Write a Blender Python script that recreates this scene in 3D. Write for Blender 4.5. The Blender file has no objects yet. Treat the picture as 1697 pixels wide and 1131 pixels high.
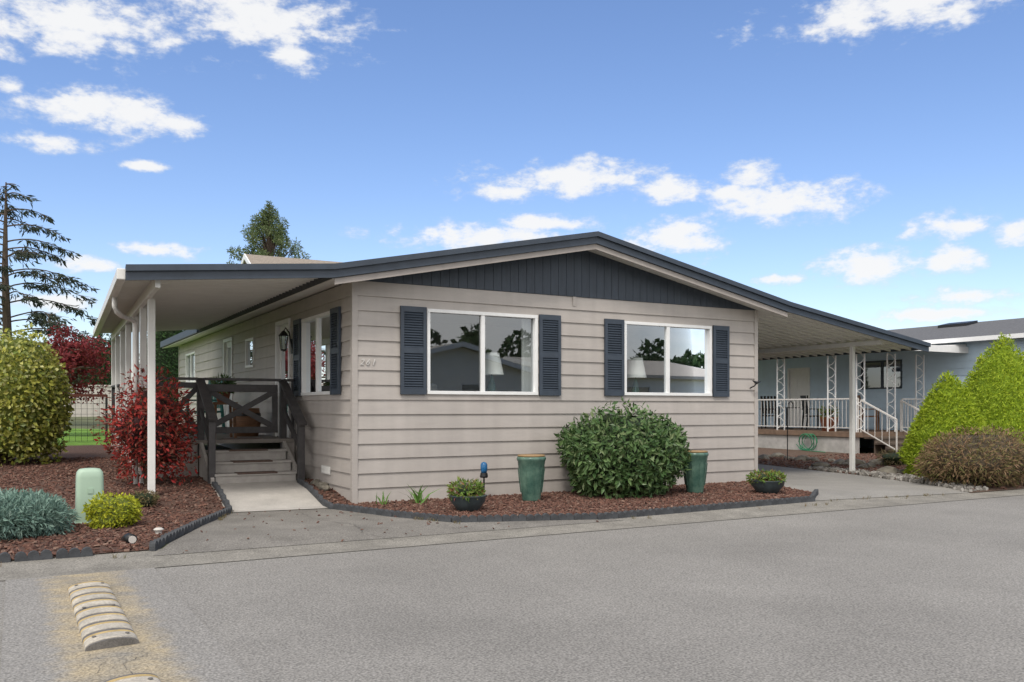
import bpy, bmesh, math, random
import numpy as np
from mathutils import Vector, Matrix
random.seed(7)
S=bpy.context.scene; C=S.collection
R=math.radians
F=1450.0; HZ=677.0; CX=848.5
CAM=Vector((-4.053,-11.551,1.338)); YAW=R(29.6)
cs,sn=math.cos(YAW),math.sin(YAW)
def W(px,d):
    a=(px-CX)/F
    return (CAM.x+d*(a*cs+sn), CAM.y+d*(-a*sn+cs))
HL=[(-1e4,-.06),(-3.2,-.06),(-2.4,0),(0,0),(1,.14),(2.5,.24),(6,.42),(12,.6),(30,.95),(1e4,.95)]
HR=[(-1e4,-.06),(-3.2,-.06),(-2.4,0),(0,0),(12,.1),(1e4,.1)]
def ip(t,y):
    for (a,b),(c,d) in zip(t,t[1:]):
        if y<=c: return b+(d-b)*(y-a)/(c-a)
    return t[-1][1]
def h(x,y):
    k=min(1,max(0,x/7.5)); return ip(HL,y)*(1-k)+ip(HR,y)*k
def G(px,py):
    z=0
    for i in range(12):
        d=(CAM.z-z)*F/(py-HZ); x,y=W(px,d); z=h(x,y)*.5+z*.5
    return x,y,z
# ------------------------------------------------------------------ materials
def nd(nt,t,**k):
    n=nt.nodes.new(t)
    for a,b in k.items(): setattr(n,a,b)
    return n
def pm(name,col,rough=.6,var=.12,scale=6,bump=0,bscale=60,spec=.4,stretch=(1,1,1),fine=0,fscale=200,metal=0,tint=None,big=0,fade=None,streak=0):
    m=bpy.data.materials.new(name); m.use_nodes=True; nt=m.node_tree; b=nt.nodes['Principled BSDF']
    tc=nd(nt,'ShaderNodeTexCoord'); mp=nd(nt,'ShaderNodeMapping'); mp.inputs['Scale'].default_value=stretch
    nt.links.new(tc.outputs['Object'],mp.inputs[0])
    n=nd(nt,'ShaderNodeTexNoise'); n.inputs['Scale'].default_value=scale; n.inputs['Detail'].default_value=5; n.inputs['Roughness'].default_value=.65
    nt.links.new(mp.outputs[0],n.inputs['Vector'])
    cr=nd(nt,'ShaderNodeValToRGB'); e=cr.color_ramp.elements
    e[0].position=.3; e[1].position=.7
    e[0].color=(*[c*(1-var) for c in col],1); t=tint or col; e[1].color=(*[c*(1+var) for c in t],1)
    nt.links.new(n.outputs['Fac'],cr.inputs[0]); out=cr.outputs[0]
    if fade:
        xc,r0,r1,c2=fade
        s=nd(nt,'ShaderNodeSeparateXYZ'); nt.links.new(tc.outputs['Object'],s.inputs[0])
        a=nd(nt,'ShaderNodeMath',operation='SUBTRACT'); nt.links.new(s.outputs[0],a.inputs[0]); a.inputs[1].default_value=xc
        ab=nd(nt,'ShaderNodeMath',operation='ABSOLUTE'); nt.links.new(a.outputs[0],ab.inputs[0])
        nn=nd(nt,'ShaderNodeTexNoise'); nn.inputs['Scale'].default_value=9; nn.inputs['Detail'].default_value=6; nt.links.new(tc.outputs['Object'],nn.inputs['Vector'])
        ma=nd(nt,'ShaderNodeMath',operation='MULTIPLY_ADD'); nt.links.new(nn.outputs['Fac'],ma.inputs[0]); ma.inputs[1].default_value=.26
        a2=nd(nt,'ShaderNodeMath',operation='SUBTRACT'); nt.links.new(ab.outputs[0],a2.inputs[0]); a2.inputs[1].default_value=.13; nt.links.new(a2.outputs[0],ma.inputs[2])
        mrf=nd(nt,'ShaderNodeMapRange',interpolation_type='SMOOTHSTEP'); nt.links.new(ma.outputs[0],mrf.inputs[0]); mrf.inputs[1].default_value=r0; mrf.inputs[2].default_value=r1
        mxf=nd(nt,'ShaderNodeMix',data_type='RGBA'); nt.links.new(mrf.outputs[0],mxf.inputs['Factor']); nt.links.new(out,mxf.inputs[6]); mxf.inputs[7].default_value=(*c2,1); out=mxf.outputs[2]
    for amt,sc,dt,st in ((fine,fscale,2,None),(big,.33,4,None),(streak,1.6,5,(1,1,.12))):
        if not amt: continue
        n2=nd(nt,'ShaderNodeTexNoise'); n2.inputs['Scale'].default_value=sc; n2.inputs['Detail'].default_value=dt
        if st:
            m3=nd(nt,'ShaderNodeMapping'); m3.inputs['Scale'].default_value=(3,3,.3); nt.links.new(tc.outputs['Object'],m3.inputs[0]); nt.links.new(m3.outputs[0],n2.inputs['Vector'])
        else: nt.links.new(tc.outputs['Object'],n2.inputs['Vector'])
        mr=nd(nt,'ShaderNodeMapRange'); mr.inputs[1].default_value=.3; mr.inputs[2].default_value=.7; mr.inputs[3].default_value=1-amt; mr.inputs[4].default_value=1+amt
        nt.links.new(n2.outputs['Fac'],mr.inputs[0])
        mx=nd(nt,'ShaderNodeVectorMath',operation='SCALE'); nt.links.new(out,mx.inputs[0]); nt.links.new(mr.outputs[0],mx.inputs['Scale']); out=mx.outputs[0]
    nt.links.new(out,b.inputs['Base Color'])
    b.inputs['Roughness'].default_value=rough; b.inputs['Metallic'].default_value=metal
    b.inputs['Specular IOR Level'].default_value=spec
    if bump:
        n3=nd(nt,'ShaderNodeTexNoise'); n3.inputs['Scale'].default_value=bscale; n3.inputs['Detail'].default_value=4
        nt.links.new(mp.outputs[0],n3.inputs['Vector'])
        bp=nd(nt,'ShaderNodeBump'); bp.inputs['Strength'].default_value=bump; bp.inputs['Distance'].default_value=.02
        nt.links.new(n3.outputs['Fac'],bp.inputs['Height']); nt.links.new(bp.outputs[0],b.inputs['Normal'])
    return m
def fm(name,cols,rough=.55,trans=.25):
    m=bpy.data.materials.new(name); m.use_nodes=True; nt=m.node_tree; b=nt.nodes['Principled BSDF']; o=nt.nodes['Material Output']
    g=nd(nt,'ShaderNodeNewGeometry'); cr=nd(nt,'ShaderNodeValToRGB'); e=cr.color_ramp.elements
    while len(e)<len(cols): e.new(.5)
    for i,c in enumerate(cols):
        e[i].position=i/(len(cols)-1); e[i].color=(*c,1)
    nt.links.new(g.outputs['Random Per Island'],cr.inputs[0]); nt.links.new(cr.outputs[0],b.inputs['Base Color'])
    b.inputs['Roughness'].default_value=rough; b.inputs['Specular IOR Level'].default_value=.3
    if trans:
        t=nd(nt,'ShaderNodeBsdfTranslucent'); nt.links.new(cr.outputs[0],t.inputs[0])
        mx=nd(nt,'ShaderNodeMixShader'); mx.inputs[0].default_value=trans
        nt.links.new(b.outputs[0],mx.inputs[1]); nt.links.new(t.outputs[0],mx.inputs[2]); nt.links.new(mx.outputs[0],o.inputs[0])
    return m
def glassmat(name,refl=.3,tint=(.55,.6,.62)):
    m=bpy.data.materials.new(name); m.use_nodes=True; nt=m.node_tree; o=nt.nodes['Material Output']; nt.nodes.remove(nt.nodes['Principled BSDF'])
    g=nd(nt,'ShaderNodeBsdfGlossy'); g.inputs['Roughness'].default_value=.01; g.inputs[0].default_value=(.92,.96,1,1)
    t=nd(nt,'ShaderNodeBsdfTransparent'); t.inputs[0].default_value=(*tint,1)
    f=nd(nt,'ShaderNodeFresnel'); f.inputs[0].default_value=1.5
    a=nd(nt,'ShaderNodeMath',operation='ADD'); a.inputs[1].default_value=refl; nt.links.new(f.outputs[0],a.inputs[0])
    mx=nd(nt,'ShaderNodeMixShader'); nt.links.new(a.outputs[0],mx.inputs[0]); nt.links.new(t.outputs[0],mx.inputs[1]); nt.links.new(g.outputs[0],mx.inputs[2]); nt.links.new(mx.outputs[0],o.inputs[0])
    return m
M_={}
ASP=(.236,.224,.205)
M_['siding']=pm('siding',(.41,.375,.345),.6,.05,2.2,.12,40,stretch=(1,1,5),big=.05,streak=.06)
M_['navy']=pm('navy',(.043,.056,.076),.45,.15,5,.05,60)
M_['navyboard']=pm('navyboard',(.040,.051,.068),.5,.16,3,.1,30,stretch=(6,6,1))
M_['shingle']=pm('shingle',(.07,.075,.08),.9,.3,12,.5,60)
M_['white']=pm('white',(.78,.78,.77),.4,.04,6)
M_['soffit']=pm('soffit',(.72,.70,.66),.5,.05,3)
M_['postwhite']=pm('postwhite',(.72,.71,.68),.4,.06,4)
M_['railwhite']=pm('railwhite',(.62,.59,.55),.5,.08,4)
M_['char']=pm('char',(.055,.051,.052),.55,.25,8,.1,40)
M_['deckgrey']=pm('deckgrey',(.19,.17,.15),.7,.2,6,.1,40)
M_['deckbrown']=pm('deckbrown',(.19,.125,.085),.7,.25,6,.1,40)
M_['stepdark']=pm('stepdark',(.12,.09,.068),.75,.25,6,.1,40)
M_['taupe']=pm('taupe',(.35,.315,.29),.65,.1,5,.1,40)
M_['stepgrey']=pm('stepgrey',(.36,.335,.31),.7,.14,7,.15,40)
M_['mat']=pm('mat',(.11,.075,.062),.95,.2,40,.3,200)
M_['concrete']=pm('concrete',(.42,.395,.36),.9,.13,2.5,.15,120,fine=.12,fscale=80)
M_['asphalt']=pm('asphalt',ASP,.92,.08,.9,.35,90,fine=.42,fscale=68,spec=.2,big=.11)
M_['oldasphalt']=pm('oldasphalt',(.188,.176,.158),.93,.22,1.8,.35,100,fine=.38,fscale=66,spec=.2,big=.1)
M_['gutter']=pm('gutter',(.222,.208,.182),.93,.22,2.6,.3,100,fine=.36,fscale=66,spec=.2)
M_['drive']=pm('drive',(.25,.237,.215),.92,.12,1.2,.2,120,fine=.25,fscale=66)
M_['paint']=pm('paint',(.25,.228,.19),.92,.10,3.5,.35,90,fine=.40,fscale=68,tint=(.36,.29,.18),big=.1,fade=(-3.56,.16,.37,ASP))
M_['crack']=pm('crack',(.10,.093,.085),.95,.2,20)
M_['bark']=pm('bark',(.095,.054,.04),.95,.4,25,.8,90)
M_['barkdull']=pm('barkdull',(.115,.075,.053),.95,.4,15,.8,90)
M_['chips']=fm('chips',[(.05,.026,.02),(.115,.055,.041),(.175,.09,.064),(.095,.047,.036),(.235,.155,.118)],.9,.0)
M_['lawn']=pm('lawn',(.13,.25,.03),.95,.25,3,.6,120,fine=.3,fscale=120)
M_['ground']=pm('ground',(.12,.13,.06),.95,.3,.5,.4,60)
M_['edge']=pm('edge',(.055,.058,.063),.85,.3,12,.3,80)
M_['teal']=pm('teal',(.05,.14,.115),.22,.45,5,.05,30,tint=(.09,.15,.115))
M_['tan']=pm('tan',(.3,.19,.09),.5,.2,20)
M_['potblue']=pm('potblue',(.045,.06,.065),.35,.3,10)
M_['soil']=pm('soil',(.035,.025,.02),.95,.3,40,.6,90)
M_['pedestal']=pm('pedestal',(.36,.48,.37),.5,.05,4)
M_['black']=pm('black',(.012,.012,.013),.4,.2,10)
M_['darkmetal']=pm('darkmetal',(.03,.03,.032),.4,.2,10,metal=.4)
M_['trunk']=pm('trunk',(.09,.065,.05),.9,.3,10,.6,40,stretch=(1,1,.3))
M_['stem']=pm('stem',(.07,.045,.03),.9,.3,20)
M_['blue']=pm('blue',(.51,.645,.76),.6,.06,2.5,.08,40)
M_['cream']=pm('cream',(.62,.58,.52),.7,.06,2)
M_['palewall']=pm('palewall',(.86,.82,.74),.7,.04,2)
M_['paleroof']=pm('paleroof',(.50,.45,.39),.85,.15,14,.4,60)
M_['brownroof']=pm('brownroof',(.26,.22,.18),.9,.25,14,.5,60)
M_['greyroof']=pm('greyroof',(.12,.12,.122),.9,.25,14,.5,60)
M_['inner']=pm('inner',(.48,.45,.39),.8,.05,2)
M_['carpet']=pm('carpet',(.28,.25,.2),.95,.1,20)
M_['wood']=pm('wood',(.2,.1,.05),.6,.25,8,.1,30,stretch=(1,1,6))
M_['rubber']=pm('rubber',(.14,.13,.12),.8,.25,10,.2,120,fine=.2,fscale=120)
M_['yellow']=pm('cream_rubber',(.36,.335,.29),.75,.2,7,.15,120,fine=.2,fscale=60,tint=(.46,.41,.33))
M_['amber']=pm('amber',(.44,.32,.14),.75,.25,9,.15,120)
M_['rock']=pm('rock',(.12,.105,.085),.9,.4,5,.6,20,tint=(.17,.155,.125))
M_['gravel']=fm('gravelm',[(.13,.12,.105),(.22,.205,.185),(.36,.34,.31)],.85,0)
M_['silver']=pm('silver',(.60,.58,.55),.4,.1,10,metal=.1)
M_['bluegl']=pm('bluegl',(.02,.12,.28),.1,.4,20)
M_['shade']=pm('shade',(.86,.84,.79),.8,.05,5)
M_['sheer']=pm('sheer',(.66,.66,.64),.8,.05,5)
M_['chairteal']=pm('chairteal',(.05,.20,.18),.5,.1,10)
M_['terra']=pm('terra',(.30,.11,.06),.8,.2,10)
M_['hose']=pm('hose',(.02,.22,.10),.4,.1,10)
M_['greywall']=pm('greywall',(.52,.49,.45),.8,.1,3)
M_['skirt']=pm('skirtpale',(.42,.40,.375),.8,.2,4)
M_['red']=pm('redwood',(.10,.03,.02),.8,.2,10)
M_['glass']=glassmat('glass',.115,(.80,.84,.85))
M_['glassdark']=glassmat('glassdark',.12,(.35,.38,.4))
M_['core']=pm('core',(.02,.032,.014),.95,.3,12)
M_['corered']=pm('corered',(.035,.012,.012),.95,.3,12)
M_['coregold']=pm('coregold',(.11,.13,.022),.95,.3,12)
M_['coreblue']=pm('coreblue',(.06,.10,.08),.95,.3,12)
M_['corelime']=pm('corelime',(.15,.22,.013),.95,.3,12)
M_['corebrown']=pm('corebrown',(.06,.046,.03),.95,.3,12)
# ------------------------------------------------------------------ mesh builder
class MB:
    def __init__(s): s.v=[]; s.f=[]
    def add(s,vs,fs):
        o=len(s.v); s.v+=[tuple(v) for v in vs]; s.f+=[[i+o for i in f] for f in fs]; return s
    def quad(s,*p): return s.add(p,[list(range(len(p)))])
    def hexa(s,p):
        return s.add(p,[[0,3,2,1],[4,5,6,7],[0,1,5,4],[1,2,6,5],[2,3,7,6],[3,0,4,7]])
    def box(s,x0,x1,y0,y1,z0,z1):
        return s.hexa([(x0,y0,z0),(x1,y0,z0),(x1,y1,z0),(x0,y1,z0),(x0,y0,z1),(x1,y0,z1),(x1,y1,z1),(x0,y1,z1)])
    def mbox(s,M,s0,s1,n0,n1,z0,z1):
        return s.hexa([M(s0,n0,z0),M(s1,n0,z0),M(s1,n1,z0),M(s0,n1,z0),M(s0,n0,z1),M(s1,n0,z1),M(s1,n1,z1),M(s0,n1,z1)])
    def bar(s,p,q,w,t,up=(0,0,1)):
        p=Vector(p);q=Vector(q);d=(q-p).normalized();u=Vector(up)
        if abs(d.dot(u))>.98: u=Vector((0,1,0))
        a=d.cross(u).normalized()*w/2; b=a.cross(d).normalized()*t/2
        return s.hexa([p-a-b,p+a-b,p+a+b,p-a+b,q-a-b,q+a-b,q+a+b,q-a+b])
    def tube(s,pts,r,n=8):
        pts=[Vector(p) for p in pts]; k=len(pts); rs=r if isinstance(r,(list,tuple)) else [r]*k
        vs=[];fs=[]
        for i,p in enumerate(pts):
            d=(pts[min(i+1,k-1)]-pts[max(i-1,0)]).normalized()
            u=Vector((0,0,1)) if abs(d.z)<.9 else Vector((1,0,0))
            a=d.cross(u).normalized(); b=a.cross(d)
            for j in range(n):
                t=2*math.pi*j/n; vs.append(p+(a*math.cos(t)+b*math.sin(t))*rs[i])
        for i in range(k-1):
            for j in range(n):
                fs.append([i*n+j,i*n+(j+1)%n,(i+1)*n+(j+1)%n,(i+1)*n+j])
        fs.append(list(range(n))[::-1]); fs.append([(k-1)*n+j for j in range(n)])
        return s.add(vs,fs)
    def lathe(s,prof,c=(0,0,0),n=28,sx=1,sy=1):
        vs=[];fs=[];k=len(prof)
        for r,z in prof:
            for j in range(n):
                t=2*math.pi*j/n; vs.append((c[0]+sx*r*math.cos(t),c[1]+sy*r*math.sin(t),c[2]+z))
        for i in range(k-1):
            for j in range(n): fs.append([i*n+j,i*n+(j+1)%n,(i+1)*n+(j+1)%n,(i+1)*n+j])
        return s.add(vs,fs)
    def prism(s,poly,M,a0,a1):
        k=len(poly); vs=[M(p,a0) for p in poly]+[M(p,a1) for p in poly]
        fs=[list(range(k))[::-1],[k+i for i in range(k)]]+[[i,(i+1)%k,k+(i+1)%k,k+i] for i in range(k)]
        return s.add(vs,fs)
    def slab(s,p4,t):
        p=[Vector(q) for q in p4]; d=Vector((0,0,-t))
        return s.hexa([q+d for q in p]+p)
    def build(s,name,mat,parent=None,loc=None,smooth=False,bevel=0):
        o=Vector(loc or (0,0,0))
        if parent:
            r=parent
            while r.parent: r=r.parent
            o=Vector(r.location)
        me=bpy.data.meshes.new(name); me.from_pydata([(v[0]-o.x,v[1]-o.y,v[2]-o.z) for v in s.v],[],s.f)
        bm=bmesh.new(); bm.from_mesh(me); bmesh.ops.recalc_face_normals(bm,faces=bm.faces); bm.to_mesh(me); bm.free()
        me.materials.append(M_[mat] if isinstance(mat,str) else mat)
        if smooth:
            for p in me.polygons: p.use_smooth=True
        ob=bpy.data.objects.new(name,me); C.objects.link(ob)
        if parent: ob.parent=parent
        else: ob.location=o
        if bevel:
            b=ob.modifiers.new('Bevel','BEVEL'); b.width=bevel; b.segments=2; b.limit_method='ANGLE'; b.angle_limit=R(40)
        return ob
def thing(name,label,cat,loc=(0,0,0),group=None):
    o=bpy.data.objects.new(name,None); C.objects.link(o); o.location=loc; o.empty_display_size=.2
    return tag(o,label,cat,group)
def tag(o,label,cat,group=None,kind=None):
    o['label']=label; o['category']=cat
    if group: o['group']=group
    if kind: o['kind']=kind
    return o
def structure(o,label,cat):
    o['kind']='structure'; o['label']=label; o['category']=cat; return o
# ------------------------------------------------------------------ ground
xs=[-300,-60,-20,-8,0,7.5,15,30,60,300]; ys=[-300,-60,-20,-8,-3.2,-2.4,0,1,2.5,6,12,30,60,300]
mb=MB(); vs=[(x,y,h(x,y)) for y in ys for x in xs]; nx=len(xs)
mb.add(vs,[[j*nx+i,j*nx+i+1,(j+1)*nx+i+1,(j+1)*nx+i] for j in range(len(ys)-1) for i in range(nx-1)])
structure(mb.build('ground','ground'),'wide flat ground sheet of the mobile home park','ground')
def patch(name,poly,off,mat,label,cat):
    bm=bmesh.new(); f=bm.faces.new([bm.verts.new((x,y,0)) for x,y in poly])
    bmesh.ops.triangulate(bm,faces=[f])
    for yb in (-3.2,-2.4,0,1,2.5,6,12,30):
        bmesh.ops.bisect_plane(bm,geom=bm.verts[:]+bm.edges[:]+bm.faces[:],plane_co=(0,yb,0),plane_no=(0,1,0))
    for v in bm.verts: v.co.z=h(v.co.x,v.co.y)+off
    bmesh.ops.recalc_face_normals(bm,faces=bm.faces)
    me=bpy.data.meshes.new(name); bm.to_mesh(me); bm.free(); me.materials.append(M_[mat])
    for p in me.polygons:
        if p.normal.z<0: p.flip()
    o=bpy.data.objects.new(name,me); C.objects.link(o)
    return structure(o,label,cat)
LB=[(-14,-2.62),(-2.95,-2.66),(-1.72,-.14),(-1.55,1.85),(-1.55,2.72),(-2.2,2.72),(-2.2,9.4),(-14,9.4)]
FB=[(-.42,-.3),(-.05,-1.47),(.4,-2.34),(2.22,-2.74),(5.99,-2.62),(6.7,-2.1),(7.5,.04),(0.02,.04),(.02,1.9),(-.22,1.9)]
RB=[(9.35,-2.95),(10.45,0),(10.9,3.1),(11.3,9.5),(16.5,9.5),(16.5,5),(40,5),(40,-2.95)]
AP=[(-2.95,-2.9),(-1.72,-.14),(-.40,-.30),(-.03,-1.47),(.42,-2.36),(2.3,-2.76),(2.4,-2.95)]
patch('road',[(-200,-3.12),(200,-3.6),(200,-13.5),(-200,-13)],.004,'asphalt','grey asphalt park road in front of the house','road')
patch('gutter_strip',[(-200,-2.62),(6.0,-2.62),(9.4,-2.9),(200,-2.95),(200,-3.64),(-200,-3.16)],.010,'gutter','worn pale strip along the far edge of the road','road edge')
patch('apron',AP,.014,'oldasphalt','old dark asphalt apron between road and front walk','apron')
patch('walkway',[(-1.72,-.16),(-1.55,1.9),(-.22,1.9),(-.42,-.32)],.022,'concrete','pale concrete walkway leading to the porch steps','walkway')
patch('driveway',[(6.0,-2.66),(6.72,-2.12),(7.5,0.0),(7.5,9.5),(11.3,9.5),(10.9,3.1),(10.45,0),(9.35,-2.92)],.016,'drive','grey driveway under the carport roof','driveway')
patch('mulch_bed',LB,.02,'bark','brown bark bed left of the walkway','flower bed')
patch('front_mulch_bed',FB,.026,'bark','brown bark bed in front of the windows','flower bed')
patch('neighbour_mulch_bed',RB,.02,'barkdull','dull brown bark bed right of the driveway','flower bed')
patch('lawn',[(-40,9.4),(-.3,9.4),(-.3,15),(8,15),(8,60),(-40,60)],.012,'lawn','bright green lawn behind the left bed','lawn')
patch('painted_strip',[(-4.12,-3.4),(-3.0,-3.4),(-3.0,-9.6),(-4.12,-9.6)],.012,'paint','worn tan stained strip around the speed bumps','road marking')
def inpoly(x,y,p):
    c=False;j=len(p)-1
    for i in range(len(p)):
        if (p[i][1]>y)!=(p[j][1]>y) and x<(p[j][0]-p[i][0])*(y-p[i][1])/(p[j][1]-p[i][1])+p[i][0]: c=not c
        j=i
    return c
def scatter(name,poly,n,size,mat,label,cat,off,bounds=None,flat=.25):
    mb=MB(); X=[p[0] for p in poly];Y=[p[1] for p in poly]
    b=bounds or (min(X),max(X),min(Y),max(Y)); k=0
    while k<n:
        x=random.uniform(b[0],b[1]);y=random.uniform(b[2],b[3]); 
        if not inpoly(x,y,poly): continue
        k+=1
        l=size*random.uniform(.5,1.4); w=l*random.uniform(.3,.6); t=l*flat*.5
        m=Matrix.Rotation(random.uniform(0,6.28),3,'Z')@Matrix.Rotation(random.gauss(0,.35),3,'X')@Matrix.Rotation(random.gauss(0,.35),3,'Y')
        c=Vector((x,y,h(x,y)+off+t*.6+random.random()*.010))
        mb.hexa([c+m@Vector(v) for v in [(-l/2,-w/2,-t),(l/2,-w/3,-t),(l/2.2,w/2,-t),(-l/2,w/2.5,-t),(-l/2.2,-w/2.4,t),(l/2.4,-w/3,t),(l/2.6,w/2.6,t),(-l/2.4,w/2.8,t)]])
    return tag(mb.build(name,mat),label,cat,kind='stuff')
scatter('bark_chips',LB,17000,.043,'chips','loose bark chips covering the bed left of the walkway','bark chips',.02,(-6.2,-1.5,-2.7,6))
scatter('bark_chips',FB,12000,.040,'chips','loose bark chips covering the bed under the windows','bark chips',.026)
scatter('bark_chips',RB,5000,.055,'chips','loose bark chips in the bed right of the driveway','bark chips',.021,(9.4,17,-2.9,5))
scatter('stray_chips',AP,70,.03,'chips','stray bark chips lying on the dark apron','bark chips',.015)
GS=[(9.3,-2.88),(10.42,0),(10.7,1.6),(11.2,1.6),(10.95,-.4),(10.3,-2.0),(9.9,-2.88)]
scatter('gravel',GS,800,.07,'gravel','loose dull gravel along the right edge of the driveway','gravel',.02,flat=.7)
# ------------------------------------------------------------------ HOUSE
house=thing('manufactured_house','taupe lap sided single storey house with dark blue gable, shutters and house number 261','house',(0,0,0))
def MF(y0=0,x0=0): return lambda s,n,z:(x0+s,y0-n,z)
def ML(x0=0,y0=0): return lambda s,n,z:(x0-n,y0+s,z)
def MRt(x0,y0=0): return lambda s,n,z:(x0+n,y0+s,z)
def MBk(y0,x0=0): return lambda s,n,z:(x0+s,y0+n,z)
def lap_wall(mb,M,L,zb,zt,holes=(),course=.205,skin=-.1):
    zs={zb,zt}; z=zt
    while z>zb: zs.add(z); z-=course
    for q in holes: zs|={q[2],q[3]}
    zs=sorted(v for v in zs if zb-1e-6<=v<=zt+1e-6)
    for za,zc in zip(zs,zs[1:]):
        if zc-za<1e-4: continue
        mid=(za+zc)/2; i=int((zt-mid)/course); top=zt-i*course; bot=top-course
        n=lambda z:.005+.02*(top-z)/course
        hs=sorted((q[0],q[1]) for q in holes if q[2]<mid<q[3])
        segs=[];c=0
        for a,b in hs: segs.append((c,a)); c=b
        segs.append((c,L))
        for a,b in segs:
            if b-a<1e-4: continue
            mb.quad(M(a,n(za),za),M(b,n(za),za),M(b,n(zc),zc),M(a,n(zc),zc))
            if abs(za-bot)<1e-3: mb.quad(M(a,n(za),za),M(b,n(za),za),M(b,.003,za),M(a,.003,za))
            if skin: mb.quad(M(a,skin,za),M(b,skin,za),M(b,skin,zc),M(a,skin,zc))
def window(M,s0,s1,z0,z1,parent,mull=True,fr='white',gl='glass',name='window',w=.05):
    mb=MB()
    mb.mbox(M,s0,s1,-.07,.04,z1-w,z1).mbox(M,s0,s1,-.07,.045,z0,z0+w).mbox(M,s0,s0+w,-.07,.038,z0+w,z1-w).mbox(M,s1-w,s1,-.07,.038,z0+w,z1-w)
    mid=(s0+s1)/2-.02
    if mull: mb.mbox(M,mid-.032,mid+.032,-.05,.032,z0+w,z1-w)
    o=mb.build(name,fr,parent,bevel=.004)
    spans=[(s0+w,mid-.032),(mid+.032,s1-w)] if mull else [(s0+w,s1-w)]
    for i,(a,b) in enumerate(spans):
        n=-.012-.012*i; tl=.006*(1-2*i)
        MB().quad(M(a,n,z0+w),M(b,n+tl,z0+w),M(b,n+tl,z1-w),M(a,n,z1-w)).build('pane',gl,o)
    return o
def shutter(M,s0,s1,z0,z1,parent):
    mb=MB(); st=.05
    mb.mbox(M,s0+.005,s1-.005,.0255,.032,z0+.005,z1-.005)
    mb.mbox(M,s0,s0+st,.026,.062,z0,z1).mbox(M,s1-st,s1,.026,.062,z0,z1)
    zm=(z0+z1)/2
    for a,b in ((z0,z0+.08),(zm-.04,zm+.04),(z1-.08,z1)): mb.mbox(M,s0+st,s1-st,.026,.060,a,b)
    for a,b in ((z0+.08,zm-.04),(zm+.04,z1-.08)):
        n=int((b-a)/.036)
        for i in range(n):
            z=a+(i+.5)*(b-a)/n; t=.007
            P=[(.034,z+.012-t/2),(.056,z-.012-t/2),(.056,z-.012+t/2),(.034,z+.012+t/2)]
            mb.hexa([M(s0+st,P[0][0],P[0][1]),M(s1-st,P[0][0],P[0][1]),M(s1-st,P[1][0],P[1][1]),M(s0+st,P[1][0],P[1][1]),
                     M(s0+st,P[3][0],P[3][1]),M(s1-st,P[3][0],P[3][1]),M(s1-st,P[2][0],P[2][1]),M(s0+st,P[2][0],P[2][1])])
    return mb.build('shutter','navy',parent)
WID=7.56; LEN=14.6; ZT=3.10
fh=[(1.09,2.95,1.54,2.77),(4.60,6.49,1.55,2.765)]
mb=MB(); lap_wall(mb,MF(),WID,-.1,ZT,fh); mb.build('wall','siding',house)
sh=[(.87,2.40,1.54,2.77),(3.12,4.02,.84,2.86),(5.67,6.35,2.14,2.72),(7.6,8.5,.84,2.86),(12.0,13.4,2.0,2.8)]
mb=MB(); lap_wall(mb,ML(),LEN,-.1,ZT,sh); mb.build('wall','siding',house)
mb=MB(); lap_wall(mb,MRt(WID),LEN,-.1,ZT); mb.build('wall','siding',house)
mb=MB(); lap_wall(mb,MBk(LEN),WID,-.1,ZT); mb.prism([(0,ZT),(WID,ZT),(WID/2,3.86)],lambda p,a:(p[0],a,p[1]),LEN-.05,LEN-.01); mb.build('wall','siding',house)
for x,y in ((0,0),(WID,0),(0,LEN),(WID,LEN)):
    mb=MB(); sx=-1 if x==0 else 1; sy=-1 if y==0 else 1
    mb.box(*sorted((x+sx*.03,x-sx*.05)),*sorted((y+sy*.03,y+sy*.002)),-.1,ZT)
    mb.box(*sorted((x+sx*.03,x+sx*.002)),*sorted((y+sy*.002,y-sy*.05)),-.1,ZT)
    mb.build('corner_trim','siding',house)
MB().box(.11,WID-.11,.11,LEN-.11,.76,.80).build('floor','carpet',house)
MB().box(.11,WID-.11,.11,LEN-.11,3.02,3.06).build('ceiling','inner',house)
MB().box(.12,WID-.12,4.2,4.26,.80,3.02).build('partition','inner',house)
window(MF(),*fh[0],house); window(MF(),*fh[1],house)
for a,b in ((.675,1.07),(2.97,3.355)): shutter(MF(),a,b,1.535,2.785,house)
for a,b in ((4.20,4.58),(6.51,6.875)): shutter(MF(),a,b,1.54,2.78,house)
window(ML(),*sh[0],house); shutter(ML(),.46,.85,1.535,2.785,house); shutter(ML(),2.42,2.8,1.535,2.785,house)
window(ML(),*sh[2],house,mull=False); window(ML(),*sh[4],house)
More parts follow.
